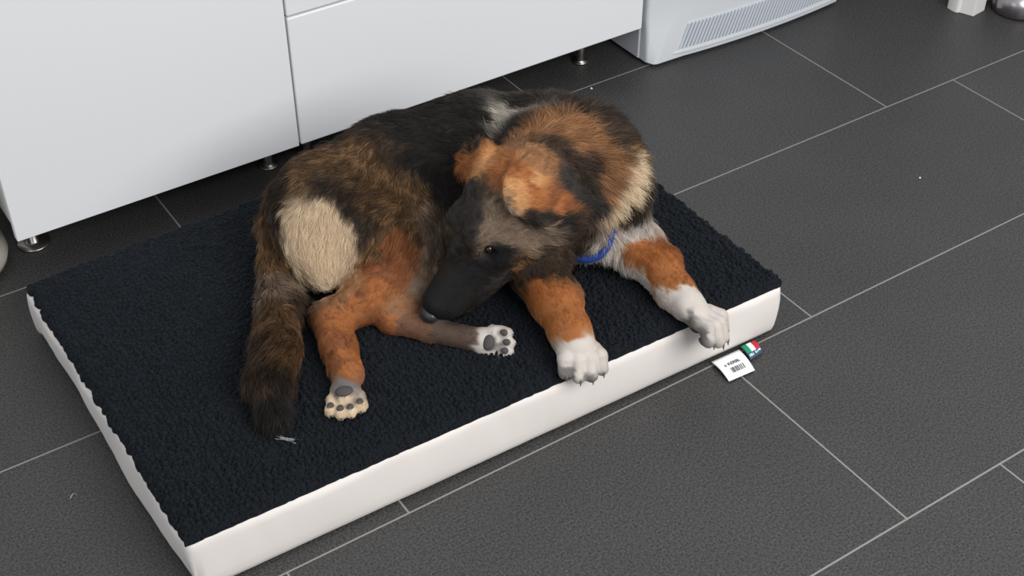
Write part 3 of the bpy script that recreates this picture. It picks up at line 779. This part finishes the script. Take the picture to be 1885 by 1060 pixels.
('wht', [0.9184, 1.469, 0.1472]),
('wht', [0.9493, 1.4588, 0.1459]),
('wht', [0.9216, 1.4573, 0.1295]),
('wht', [0.9472, 1.4378, 0.1366]),
('wht', [1.2192, 1.4969, 0.1815]),
('wht', [1.2426, 1.2682, 0.1472]),
('wht', [1.237, 1.3568, 0.1707]),
('wht', [1.0342, 1.3394, 0.172]),
('gry', [0.6682, 1.4858, 0.1542]),
('gry', [0.6622, 1.4857, 0.1526]),
('gry', [0.9263, 1.4581, 0.1393]),
('gry', [0.9952, 1.3299, 0.1425]),
('gry', [1.0233, 1.3069, 0.1327]),
('gry', [1.2366, 1.2712, 0.1443]),
('gry', [1.2303, 1.3058, 0.1568]),
('gry', [0.6652, 1.4978, 0.155]),
('gry', [0.6712, 1.4829, 0.1535])]
FUR_GUIDES=[
([1.1662, 1.7228, 0.3786], [-0.7071, 0.7071, -0.0095], 0.016, 0.18),
([1.0132, 1.7678, 0.3524], [-0.9636, 0.2605, -0.0601], 0.018, 0.22),
([0.8662, 1.8158, 0.3457], [-0.9828, -0.1512, -0.1065], 0.022, 0.28),
([0.8782, 1.7288, 0.3135], [-0.8653, -0.3841, -0.3219], 0.022, 0.3),
([0.7762, 1.8038, 0.3313], [-0.6502, 0.2042, -0.7318], 0.022, 0.3),
([0.8992, 1.6647, 0.2665], [-0.8034, -0.2595, -0.5359], 0.018, 0.3),
([0.8363, 1.6778, 0.2799], [-0.5411, -0.14, -0.8292], 0.018, 0.3),
([0.7783, 1.7487, 0.3086], [-0.4091, -0.2761, -0.8697], 0.018, 0.35),
([0.7946, 1.7082, 0.274], [-0.3854, -0.1831, -0.9044], 0.016, 0.35),
([0.8122, 1.6358, 0.2025], [-0.9497, 0.03, -0.3118], 0.009, 0.2),
([0.7072, 1.6058, 0.1761], [-0.2415, -0.9659, -0.0933], 0.007, 0.15),
([0.9532, 1.6982, 0.272], [-0.2516, -0.6645, -0.7037], 0.02, 0.4),
([0.725, 1.8548, 0.2205], [-0.5048, -0.7535, -0.4211], 0.022, 0.3),
([0.6743, 1.7469, 0.1893], [-0.4063, -0.9134, 0.0256], 0.03, 0.35),
([0.6052, 1.5998, 0.1839], [-0.5639, -0.8051, -0.1839], 0.034, 0.35),
([0.5602, 1.5308, 0.1658], [-0.3791, -0.809, -0.4493], 0.03, 0.25),
([0.6652, 1.4798, 0.1513], [-0.3644, -0.9137, -0.1802], 0.0045, 0.15),
([0.8259, 1.5745, 0.1559], [0.6219, -0.7814, -0.0506], 0.006, 0.15),
([0.8754, 1.5131, 0.1506], [0.6866, -0.7231, -0.0757], 0.006, 0.15),
([0.9217, 1.4633, 0.144], [0.8144, -0.5785, -0.0451], 0.004, 0.15),
([1.0424, 1.4828, 0.2065], [-0.1182, -0.9537, -0.2765], 0.009, 0.2),
([1.0363, 1.4168, 0.1917], [-0.1799, -0.9698, -0.1646], 0.007, 0.15),
([1.017, 1.3456, 0.1716], [-0.1778, -0.7215, -0.6692], 0.0035, 0.12),
([1.028, 1.3364, 0.1668], [-0.0492, -0.6838, -0.728], 0.0035, 0.12),
([1.001, 1.3415, 0.163], [0.2016, -0.6651, -0.7191], 0.0035, 0.12),
([1.2412, 1.4912, 0.2114], [0.2228, -0.9284, -0.2974], 0.009, 0.2),
([1.2491, 1.4108, 0.1828], [-0.1278, -0.9835, -0.1284], 0.007, 0.15),
([1.2415, 1.321, 0.1683], [0.0615, -0.9856, -0.1576], 0.0035, 0.12),
([1.2494, 1.2908, 0.1622], [0.5456, -0.6089, -0.5758], 0.0035, 0.12),
([1.2352, 1.2878, 0.1575], [0.1176, -0.931, -0.3456], 0.0035, 0.12),
([1.2354, 1.4438, 0.1695], [-0.0439, -0.9989, -0.0155], 0.011, 0.35),
([1.2232, 1.4918, 0.1815], [0.184, -0.3662, -0.9122], 0.02, 0.4),
([1.2322, 1.5005, 0.2355], [0.0609, -0.3338, -0.9407], 0.026, 0.4),
([1.1953, 1.5117, 0.2205], [0.167, 0.1699, -0.9712], 0.024, 0.4),
([1.2682, 1.5042, 0.2385], [-0.0668, -0.6768, -0.7331], 0.024, 0.4),
([1.1752, 1.5908, 0.3999], [0.8767, -0.4015, -0.265], 0.028, 0.4),
([1.1692, 1.6598, 0.3984], [0.0744, 0.9672, -0.2427], 0.028, 0.4),
([1.1962, 1.5448, 0.3685], [0.8437, -0.2242, -0.4878], 0.032, 0.42),
([1.2052, 1.5219, 0.3345], [0.716, -0.1822, -0.6739], 0.032, 0.42),
([1.2322, 1.6838, 0.3859], [0.6901, 0.6133, -0.3843], 0.026, 0.35),
([1.2471, 1.5969, 0.3934], [0.8451, -0.1205, -0.5209], 0.028, 0.4),
([1.1063, 1.6628, 0.383], [0.1427, 0.9595, -0.243], 0.03, 0.4),
([1.2322, 1.5117, 0.3047], [0.5409, -0.1016, -0.8349], 0.028, 0.4),
([0.8693, 1.5369, 0.2054], [0.6243, -0.0697, 0.778], 0.004, 0.1),
([0.9069, 1.5203, 0.2217], [0.4113, -0.0508, 0.9101], 0.005, 0.12),
([0.9268, 1.5188, 0.3225], [0.5204, 0.1247, 0.8448], 0.008, 0.15),
([0.9602, 1.522, 0.3764], [0.6513, -0.005, 0.7588], 0.01, 0.18),
([0.981, 1.4839, 0.3255], [0.8765, -0.4399, 0.1956], 0.011, 0.2),
([0.9665, 1.4932, 0.2608], [0.8607, 0.1855, -0.4741], 0.009, 0.2),
([1.0262, 1.4692, 0.2846], [0.7212, 0.4191, -0.5516], 0.02, 0.3),
([1.0492, 1.4557, 0.3165], [0.993, -0.0899, -0.0764], 0.022, 0.3),
([1.0882, 1.4521, 0.3225], [0.6681, 0.4334, -0.6048], 0.022, 0.3),
([1.0132, 1.4883, 0.4152], [0.798, -0.303, -0.521], 0.01, 0.15),
([1.0546, 1.4693, 0.3811], [0.8464, -0.0029, -0.5325], 0.01, 0.15),
([1.0882, 1.4878, 0.3954], [0.7288, -0.0449, -0.6832], 0.01, 0.15),
([0.9963, 1.5608, 0.4202], [0.016, 0.8918, -0.4522], 0.01, 0.15)]
PALETTE={'tbr': (0.17, 0.085, 0.05), 'tbd': (0.095, 0.062, 0.045), 'blk': (0.013, 0.0105, 0.009), 'dkg': (0.04, 0.034, 0.031), 'dkb': (0.036, 0.023, 0.015), 'grz': (0.115, 0.064, 0.03), 'lgz': (0.21, 0.15, 0.105), 'tan': (0.29, 0.14, 0.062), 'org': (0.38, 0.135, 0.04), 'lor': (0.56, 0.29, 0.12), 'crm': (0.74, 0.58, 0.4), 'wht': (0.64, 0.585, 0.535), 'lwh': (0.42, 0.38, 0.32), 'rst': (0.24, 0.085, 0.031), 'gry': (0.17, 0.155, 0.15), 'nos': (0.01, 0.01, 0.011)}
CLAWS=[([1.2458, 1.2718, 0.1314], [1.2485, 1.2627, 0.1278], [1.2468, 1.2595, 0.1181], 0.0037), ([1.2674, 1.2714, 0.1207], [1.2704, 1.2625, 0.117], [1.2689, 1.2594, 0.1072], 0.0037), ([1.2859, 1.2805, 0.1151], [1.2893, 1.2717, 0.1113], [1.2879, 1.2687, 0.1015], 0.0037), ([1.3013, 1.299, 0.1148], [1.3051, 1.2904, 0.1109], [1.3039, 1.2875, 0.1011], 0.0037), ([0.9947, 1.3387, 0.1372], [0.9907, 1.3296, 0.1358], [0.9881, 1.3259, 0.1268], 0.0036), ([1.0106, 1.3218, 0.1325], [1.007, 1.3126, 0.131], [1.0046, 1.3088, 0.122], 0.0036), ([1.0302, 1.3148, 0.1305], [1.027, 1.3055, 0.129], [1.0248, 1.3016, 0.1199], 0.0036), ([1.0537, 1.3178, 0.1313], [1.0509, 1.3083, 0.1298], [1.0489, 1.3043, 0.1207], 0.0036), ([0.6743, 1.4497, 0.1377], [0.6711, 1.4424, 0.1363], [0.6681, 1.4374, 0.1422], 0.003), ([0.6564, 1.449, 0.1356], [0.653, 1.4417, 0.1341], [0.6498, 1.4368, 0.14], 0.003), ([0.6427, 1.4562, 0.1341], [0.6389, 1.4491, 0.1326], [0.6357, 1.4442, 0.1385], 0.003), ([0.633, 1.4714, 0.1332], [0.629, 1.4644, 0.1317], [0.6256, 1.4597, 0.1376], 0.003), ([0.9604, 1.4587, 0.1499], [0.966, 1.4536, 0.1493], [0.966, 1.4468, 0.153], 0.0028), ([0.9582, 1.4466, 0.1384], [0.9637, 1.4413, 0.1376], [0.9637, 1.4345, 0.1412], 0.0028), ([0.9506, 1.4409, 0.1274], [0.9559, 1.4355, 0.1263], [0.9558, 1.4286, 0.1299], 0.0028), ([0.9376, 1.4416, 0.1167], [0.9428, 1.4361, 0.1155], [0.9426, 1.4292, 0.1189], 0.0028)]
PADS=[([1.2398, 1.2799, 0.1246], [0.0101, 0.005, 0.0074], [[0.2727, -0.842, -0.4655], [0.4159, -0.3331, 0.8462], [0.8675, 0.4244, -0.2593]]), ([1.2612, 1.28, 0.1141], [0.0101, 0.005, 0.0074], [[0.2727, -0.842, -0.4655], [0.4159, -0.3331, 0.8462], [0.8675, 0.4244, -0.2593]]), ([1.2797, 1.2891, 0.1085], [0.0101, 0.005, 0.0074], [[0.2727, -0.842, -0.4655], [0.4159, -0.3331, 0.8462], [0.8675, 0.4244, -0.2593]]), ([1.2953, 1.3071, 0.108], [0.0101, 0.005, 0.0074], [[0.2727, -0.842, -0.4655], [0.4159, -0.3331, 0.8462], [0.8675, 0.4244, -0.2593]]), ([1.2567, 1.3198, 0.1231], [0.0134, 0.0067, 0.0179], [[0.2727, -0.842, -0.4655], [0.4159, -0.3331, 0.8462], [0.8675, 0.4244, -0.2593]]), ([0.9965, 1.3463, 0.1282], [0.0099, 0.005, 0.0073], [[-0.3456, -0.9034, -0.2538], [0.0004, -0.2706, 0.9627], [0.9384, -0.3326, -0.0938]]), ([1.0126, 1.3299, 0.1235], [0.0099, 0.005, 0.0073], [[-0.3456, -0.9034, -0.2538], [0.0004, -0.2706, 0.9627], [0.9384, -0.3326, -0.0938]]), ([1.0322, 1.3229, 0.1216], [0.0099, 0.005, 0.0073], [[-0.3456, -0.9034, -0.2538], [0.0004, -0.2706, 0.9627], [0.9384, -0.3326, -0.0938]]), ([1.0555, 1.3254, 0.1223], [0.0099, 0.005, 0.0073], [[-0.3456, -0.9034, -0.2538], [0.0004, -0.2706, 0.9627], [0.9384, -0.3326, -0.0938]]), ([1.0356, 1.363, 0.1252], [0.0132, 0.0066, 0.0176], [[-0.3456, -0.9034, -0.2538], [0.0004, -0.2706, 0.9627], [0.9384, -0.3326, -0.0938]]), ([0.6752, 1.4533, 0.1467], [0.0081, 0.004, 0.0059], [[-0.4577, -0.8865, -0.0679], [0.116, 0.0161, -0.9931], [-0.8815, 0.4624, -0.0955]]), ([0.6576, 1.453, 0.1446], [0.0081, 0.004, 0.0059], [[-0.4577, -0.8865, -0.0679], [0.116, 0.0161, -0.9931], [-0.8815, 0.4624, -0.0955]]), ([0.6438, 1.4602, 0.1432], [0.0081, 0.004, 0.0059], [[-0.4577, -0.8865, -0.0679], [0.116, 0.0161, -0.9931], [-0.8815, 0.4624, -0.0955]]), ([0.634, 1.475, 0.1422], [0.0081, 0.004, 0.0059], [[-0.4577, -0.8865, -0.0679], [0.116, 0.0161, -0.9931], [-0.8815, 0.4624, -0.0955]]), ([0.6643, 1.4843, 0.152], [0.0108, 0.0054, 0.0144], [[-0.4577, -0.8865, -0.0679], [0.116, 0.0161, -0.9931], [-0.8815, 0.4624, -0.0955]]), ([0.9533, 1.4575, 0.1554], [0.0076, 0.0038, 0.0055], [[0.6447, -0.7629, -0.0485], [0.5597, 0.5142, -0.6499], [-0.5207, -0.3918, -0.7585]]), ([0.9508, 1.4457, 0.144], [0.0076, 0.0038, 0.0055], [[0.6447, -0.7629, -0.0485], [0.5597, 0.5142, -0.6499], [-0.5207, -0.3918, -0.7585]]), ([0.9432, 1.44, 0.1329], [0.0076, 0.0038, 0.0055], [[0.6447, -0.7629, -0.0485], [0.5597, 0.5142, -0.6499], [-0.5207, -0.3918, -0.7585]]), ([0.9305, 1.4404, 0.1223], [0.0076, 0.0038, 0.0055], [[0.6447, -0.7629, -0.0485], [0.5597, 0.5142, -0.6499], [-0.5207, -0.3918, -0.7585]]), ([0.925, 1.4623, 0.1435], [0.0101, 0.005, 0.0134], [[0.6447, -0.7629, -0.0485], [0.5597, 0.5142, -0.6499], [-0.5207, -0.3918, -0.7585]])]
HEAD={'colA': [1.1632, 1.543, 0.1725], 'colB': [1.2009, 1.5084, 0.1995], 'colT': [1.2022, 1.6238, 0.4008], 'nose': [0.8651, 1.5542, 0.17], 'H': [[-0.7606, 0.0265, -0.6487], [-0.649, -0.0032, 0.7608], [-0.0181, -0.9996, -0.0196]], 'eyeL': [0.9569, 1.5068, 0.2995], 'eyeR': [0.9585, 1.593, 0.3012], 'HS': 1.1, 'neckA': [1.0725, 1.5468, 0.3556], 'sk': [1.0092, 1.5481, 0.345]}
TAILTIP=[0.5395, 1.4723, 0.13]

# ------------------------------------------------------------------ dog: distance field and surface
def nrm(v):
    v=np.asarray(v,float); return v/np.linalg.norm(v)
def prim_dist(pr,P):
    k=pr[0]
    if k=='c':                      # tapered capsule a,ra,b,rb
        a,ra,b,rb=np.array(pr[1]),pr[2],np.array(pr[3]),pr[4]
        ab=b-a; L2=max(ab@ab,1e-9); q=P-a
        t=np.clip((q@ab)/L2,0,1)
        return np.linalg.norm(q-t[...,None]*ab,axis=-1)-(ra+(rb-ra)*t)
    if k in('e','s'):                      # ellipsoid centre, radii, 3 axes
        c,r,A=np.array(pr[1]),np.array(pr[2]),np.array(pr[3])
        q=(P-c)@A.T
        k0=np.linalg.norm(q/r,axis=-1); k1=np.linalg.norm(q/(r*r),axis=-1)
        return np.where(k1>1e-9,k0*(k0-1)/np.maximum(k1,1e-9),-min(r))
def prim_box(pr):
    if pr[0]=='c':
        a,b=np.array(pr[1]),np.array(pr[3]); r=max(pr[2],pr[4])
        return np.minimum(a,b)-r,np.maximum(a,b)+r
    c=np.array(pr[1]); r=max(pr[2]); return c-r,c+r
def field(prims,h,pad=.02,floor=None):
    lo=np.min([prim_box(p)[0] for p in prims if p[0]!='s'],0)-pad; hi=np.max([prim_box(p)[1] for p in prims if p[0]!='s'],0)+pad
    n=np.ceil((hi-lo)/h).astype(int)+1
    F=np.full(n,.05,np.float32)
    ax=[lo[i]+h*np.arange(n[i]) for i in range(3)]
    for pr in prims:
        kk=pr[-1]; a,b=prim_box(pr); a=a-kk-3*h; b=b+kk+3*h
        i0=np.maximum(((a-lo)/h).astype(int),0); i1=np.minimum(((b-lo)/h).astype(int)+2,n)
        if (i1<=i0).any(): continue
        sl=tuple(slice(i0[i],i1[i]) for i in range(3))
        P=np.stack(np.meshgrid(*[ax[i][sl[i]] for i in range(3)],indexing='ij'),-1)
        d=prim_dist(pr,P); f=F[sl]
        if pr[0]=='s':
            d=-d; hh=np.clip(.5-.5*(f-d)/kk,0,1); F[sl]=f*(1-hh)+d*hh+kk*hh*(1-hh)
        else:
            hh=np.clip(.5+.5*(f-d)/kk,0,1); F[sl]=f*(1-hh)+d*hh-kk*hh*(1-hh)
    return F,lo
def nets(F,lo,h):
    S=F<0
    n=np.array(F.shape)
    cs=np.zeros(n-1,np.int8)
    for dx in(0,1):
        for dy in(0,1):
            for dz in(0,1): cs+=S[dx:n[0]-1+dx,dy:n[1]-1+dy,dz:n[2]-1+dz]
    act=(cs>0)&(cs<8); I=np.argwhere(act); idx=np.full(n-1,-1,np.int32); idx[act]=np.arange(len(I))
    acc=np.zeros((len(I),3)); cnt=np.zeros(len(I))
    for ax in range(3):
        e=np.eye(3,dtype=int)[ax]; o=[np.eye(3,dtype=int)[j] for j in range(3) if j!=ax]
        for u in(0,1):
            for v in(0,1):
                A=I+u*o[0]+v*o[1]; B=A+e
                fa=F[A[:,0],A[:,1],A[:,2]]; fb=F[B[:,0],B[:,1],B[:,2]]
                m=(fa<0)!=(fb<0); t=np.where(m,fa/np.where(m,fa-fb,1),0)
                acc[m]+=(A+t[:,None]*e)[m]; cnt[m]+=1
    V=lo+h*(acc/cnt[:,None])
    Q=[]
    for ax in range(3):
        o=[j for j in range(3) if j!=ax]
        sl0=[slice(1,-1)]*3; sl0[ax]=slice(0,-1); sl1=list(sl0); sl1[ax]=slice(1,None)
        a=S[tuple(sl0)]; b=S[tuple(sl1)]
        E=np.argwhere(a!=b)
        off=np.array([1,1,1]); off[ax]=0; E=E+off
        e1=np.eye(3,dtype=int)[o[0]]; e2=np.eye(3,dtype=int)[o[1]]
        q=np.stack([idx[tuple((E-e1-e2).T)],idx[tuple((E-e2).T)],idx[tuple(E.T)],idx[tuple((E-e1).T)]],1)
        ins=S[tuple(E.T)]; flip=ins if ax!=1 else ~ins
        q[~flip]=q[~flip][:,::-1]; Q.append(q)
    Q=np.concatenate(Q); Q=Q[(Q>=0).all(1)]
    return V,Q

HST=.003
Fd,lo_=field(PRIMS,HST); DV,DQ=nets(Fd,lo_,HST)
# let the body settle on the fleece rather than sink through it
def vnormals(V,Q):
    n=np.cross(V[Q[:,2]]-V[Q[:,0]],V[Q[:,3]]-V[Q[:,1]]); Nn=np.zeros_like(V)
    for i in range(4): np.add.at(Nn,Q[:,i],n)
    return Nn/np.maximum(np.linalg.norm(Nn,axis=1),1e-12)[:,None]
DV[:,2]=np.where(DV[:,1]>1.345,np.maximum(DV[:,2],.1155),DV[:,2])
DN=vnormals(DV,DQ)
dog=thing('dog','shepherd dog with black, tan and white coat curled on the bed, nose at its flank','dog',(.95,1.75,.115))
CP=np.array([c_[1] for c_ in COLOUR_POINTS]); CK=np.array([PALETTE[c_[0]] for c_ in COLOUR_POINTS])
CVAR=np.array([dict(blk=.5,dkb=.75,tbr=.35,tbd=.4,dkg=.4,nos=.1,grz=.8,lgz=.5,tan=.42,org=.25,lor=.2,lwh=.3,crm=.15,wht=.11,rst=.4,gry=.3)[c_[0]] for c_ in COLOUR_POINTS])
GP=np.array([g[0] for g in FUR_GUIDES]); GD=np.array([g[1] for g in FUR_GUIDES]); GL=np.array([g[2] for g in FUR_GUIDES]); GF=np.array([g[3] for g in FUR_GUIDES])
def jitter3(X,sc,amp,seed):
    out=np.zeros_like(X)
    for k_ in range(3):
        out[:,k_]=vnoise(X[:,0]+X[:,2]*1.7,X[:,1]-X[:,2]*1.3,sc,seed+k_)+.6*vnoise(X[:,0]*1.1+X[:,2],X[:,2]*1.9+X[:,1]*.4,sc*2.3,seed+7+k_)
    return X+out*amp
def idw(X,Pts,vals,pw,chunk=20000):
    res=[]
    for i in range(0,len(X),chunk):
        d2=((X[i:i+chunk,None,:]-Pts[None])**2).sum(-1)+1e-7; wt=d2**(-pw/2); wt/=wt.sum(1,keepdims=True); res.append(wt@vals)
    return np.concatenate(res)
def colour_at(X,amp=.016):
    Y=jitter3(X,60,amp*.7,21); Y=jitter3(Y,25,.008,41)
    vals=np.c_[np.sqrt(CK),CVAR]; r=idw(Y,CP,vals,5.5); return r[:,:3]**2,r[:,3]
bc,_=colour_at(DV)
me=np_mesh('body',DV,DQ); ca=me.color_attributes.new('fur_colour','FLOAT_COLOR','POINT'); ca.data.foreach_set('color',np.c_[bc*.8,np.ones(len(bc))].astype(np.float32).ravel())
def fur_mat(name,attr,rough=.55):
    m=mat(name,(.1,.1,.1),rough,spec=.25); nt,b=nodes(m); a=N(nt,'ShaderNodeAttribute'); a.attribute_name=attr; nt.links.new(a.outputs['Color'],b.inputs['Base Color']); return m
link('body',me,fur_mat('dog_skin','fur_colour',.75),dog,smooth=True)
# fur strands
bvx=DV
A4=DV[DQ]; ar1=np.linalg.norm(np.cross(A4[:,1]-A4[:,0],A4[:,2]-A4[:,0]),axis=1)/2; ar2=np.linalg.norm(np.cross(A4[:,2]-A4[:,0],A4[:,3]-A4[:,0]),axis=1)/2
area=ar1+ar2; cen=A4.mean(1)
Lf=idw(cen,GP,GL[:,None],4)[:,0]
dens=np.clip(.011/Lf,.75,2.4)
pr=area*dens; 
cn_=DN[DQ].mean(1); hidden=(cn_[:,2]<-.55)|(cen[:,2]<.119)
pr[hidden]=0
NS=330000
f_i=rng.choice(len(DQ),NS,p=pr/pr.sum()); uv=rng.random((NS,2))
q=A4[f_i]; a_,b2_=uv[:,:1],uv[:,1:]; X0=(q[:,0]*(1-a_)+q[:,1]*a_)*(1-b2_)+(q[:,3]*(1-a_)+q[:,2]*a_)*b2_
NN=DN[DQ[f_i]].mean(1); NN/=np.linalg.norm(NN,axis=1)[:,None]
g_=idw(X0,GP,np.c_[GD,GL,GF],4.5); D=g_[:,:3]; Ls=g_[:,3]; lift=g_[:,4]
D-= (D*NN).sum(1)[:,None]*NN; D/=np.maximum(np.linalg.norm(D,axis=1),1e-9)[:,None]
Bt=np.cross(NN,D)
# clumps: strands of a cell share a lean
cl=.008
key=np.floor(jitter3(X0,50,.01,61)/cl).astype(np.int64); hsh=(key[:,0]*73856093^key[:,1]*19349663^key[:,2]*83492791)%100003
tab=rng.normal(size=(100003,3)); ct=tab[hsh]
sw=vnoise(X0[:,0]+X0[:,2],X0[:,1]-X0[:,2],22,91)
ang_=ct[:,0]*.26+rng.normal(size=NS)*.10+sw*1.1
T=D*np.cos(ang_)[:,None]+Bt*np.sin(ang_)[:,None]
lf=np.clip(lift*(1+ct[:,1]*.35+rng.normal(size=NS)*.25),.04,.9)
Ls=Ls*np.clip(1+rng.normal(size=NS)*.18+ct[:,2]*.10,.4,1.6)
K=5; tt=np.linspace(0,1,K); PT=np.zeros((NS,K,3))
wav=rng.normal(size=(NS,3))*.06*Ls[:,None]
for i,t in enumerate(tt):
    out=lf*(t-.45*t*t)*1.3
    PT[:,i]=X0-NN*.0008+T*(Ls*t)[:,None]*np.sqrt(np.clip(1-(out/np.maximum(t,.01))**2*.5,0.2,1))[:,None]+NN*(Ls*out)[:,None]+wav*math.sin(t*3.0)
PT[...,2]=np.maximum(PT[...,2],.1165)
hc,hv=colour_at(X0,.018)
lum=np.exp((rng.normal(size=NS)*.45+tab[(hsh*7+3)%100003][:,0]*.55+sw*1.2)*hv-.1*hv); hc=np.clip(hc*lum[:,None],.003,.82)
# banded (agouti) hairs: pale band toward the tip of the grizzled coat
cur=bpy.data.hair_curves.new('fur'); cur.add_curves([K]*NS)
cur.attributes['position'].data.foreach_set('vector',PT.astype(np.float32).ravel())
ra=cur.attributes.get('radius') or cur.attributes.new('radius','FLOAT','POINT')
thick=np.where(Ls>.012,.00026,.00018)
ra.data.foreach_set('value',(thick[:,None]*(1-.8*tt[None]**1.5)).astype(np.float32).ravel())
tipf=1+(hv[:,None])*(.55*np.sin(tt*PI*1.15)[None]-.25)
rc=np.clip(hc[:,None,:]*tipf[...,None],.002,.85); ac=cur.attributes.new('strand_colour','FLOAT_COLOR','POINT'); ac.data.foreach_set('color',np.concatenate([rc,np.ones((NS,K,1))],-1).astype(np.float32).ravel())
fo=bpy.data.objects.new('fur',cur); C.objects.link(fo); fo.parent=dog; fo.matrix_parent_inverse=dog.matrix_world.inverted(); fo['kind']='stuff'
cur.materials.append(fur_mat('dog_fur','strand_colour',.5))
# pale hairs at the tail tip
tp=Vector(TAILTIP)
lint([[tuple(tp+Vector((random.uniform(-.008,.006),random.uniform(-.006,.004),0))),tuple(tp+Vector((.012+random.uniform(-.004,.006),-.010+random.uniform(-.006,.006),-.004))),tuple(tp+Vector((.026+random.uniform(-.006,.01),-.016+random.uniform(-.01,.01),-.010)))] for _ in range(9)],.00022,None,'tail_tip_hairs',dog,M_lint)
# head details
Hf,Hu,Hl=[Vector(q) for q in HEAD['H']]; hs=HEAD['HS']; M_black=mat('black_nose_leather',(.020,.021,.026),.33,spec=.6); noise_bump(M_black,500,.4,.0006)
def hellip(bm,cn,r,sub=3):
    g_=bmesh.ops.create_icosphere(bm,subdivisions=sub,radius=1)
    for v in g_['verts']: v.co=Vector(cn)+Hf*v.co.x*r[0]+Hu*v.co.y*r[1]+Hl*v.co.z*r[2]
nz=Vector(HEAD['nose']); bm=bmesh.new(); hellip(bm,nz,(.0145*hs,.0135*hs,.0185*hs))
for v in bm.verts:
    d_=v.co-nz; l=d_.dot(Hl); u_=d_.dot(Hu); f_=d_.dot(Hf)
    for sg in(-1,1):    # nostrils
        rr=((l-sg*.0085*hs)**2+(u_+.001)**2)**.5
        if f_>0 and rr<.005*hs: v.co-=Hf*.005*(1-rr/(.005*hs))
    if f_>0 and abs(l)<.0015: v.co-=Hf*.001
obj('nose',bm,M_black,dog,smooth=True)
M_eye=mat('dark_brown_eye',(.012,.007,.004),.08,spec=.6)
for k_ in('eyeL','eyeR'):
    bm=bmesh.new(); hellip(bm,HEAD[k_],(.0078*hs,.0072*hs,.0072*hs)); obj('eye',bm,M_eye,dog,smooth=True)
M_claw=mat('grey_claw',(.10,.085,.075),.35); M_pad=noise_bump(mat('grey_paw_pad',(.060,.052,.050),.75),300,.4,.001)
for a,b,e,r in CLAWS:
    bm=bmesh.new(); pts=[Vector(a),Vector(b),Vector(e)]; rad=[r,r*.75,r*.12]; prev=None; n=8
    ax=(pts[2]-pts[0]).normalized(); s1_=ax.orthogonal().normalized(); s2_=ax.cross(s1_); rings=[]
    for p_,r_ in zip(pts,rad): rings.append([bm.verts.new(p_+s1_*r_*math.cos(2*PI*i/n)+s2_*r_*math.sin(2*PI*i/n)) for i in range(n)])
    for p_,q_ in zip(rings,rings[1:]):
        for i in range(n): bm.faces.new((p_[i],p_[(i+1)%n],q_[(i+1)%n],q_[i]))
    bm.faces.new(rings[0][::-1]); bm.faces.new(rings[-1]); obj('claw',bm,M_claw,dog,smooth=True)
for c_,r,A in PADS:
    bm=bmesh.new(); g_=bmesh.ops.create_icosphere(bm,subdivisions=3,radius=1); A0,A1,A2=[Vector(q) for q in A]
    for v in bm.verts: v.co=Vector(c_)+A0*v.co.x*r[0]+A1*v.co.y*r[1]+A2*v.co.z*r[2]
    obj('paw_pad',bm,M_pad,dog,smooth=True)
# collar: flat blue band round the neck, showing where the chest fur parts
cA,cB,cT=[np.array(HEAD[k_]) for k_ in('colA','colB','colT')]
cc=(cA+cB)/2*.5+cT*.5; nrm_=np.cross(cB-cA,cT-cA); nrm_/=np.linalg.norm(nrm_); e1=(cA+cB)/2-cc; e1/=np.linalg.norm(e1); e2=np.cross(nrm_,e1)
def fs(p_):
    i_=np.clip(np.round((p_-lo_)/HST).astype(int),0,np.array(Fd.shape)-1); return Fd[tuple(i_)]
n=96; R_=[]
for i in range(n):
    a=2*PI*i/n; d_=math.cos(a)*e1+math.sin(a)*e2; r_=.03
    while fs(cc+d_*r_)<0 and r_<.17: r_+=.0015
    R_.append(r_)
R_=np.minimum(np.array(R_),.125)
for _ in range(14): R_=(np.roll(R_,1)+R_+np.roll(R_,-1))/3
bm=bmesh.new(); rings=[]
for i in range(n):
    a=2*PI*i/n; d_=math.cos(a)*e1+math.sin(a)*e2; out=-.014+.028*max(0,math.cos(a))**9
    rings.append([bm.verts.new(tuple(cc+d_*(R_[i]+out+dr)+nrm_*dz)) for dr,dz in((-.009,-.0095),(.004,-.0095),(.006,0),(.004,.0095),(-.009,.0095))])
for i in range(n):
    p_,q_=rings[i],rings[(i+1)%n]
    for j in range(5): bm.faces.new((p_[j],p_[(j+1)%5],q_[(j+1)%5],q_[j]))
obj('collar',bm,noise_bump(mat('blue_webbing',(.02,.06,.28),.6),900,.4,.0006),dog,smooth=True)
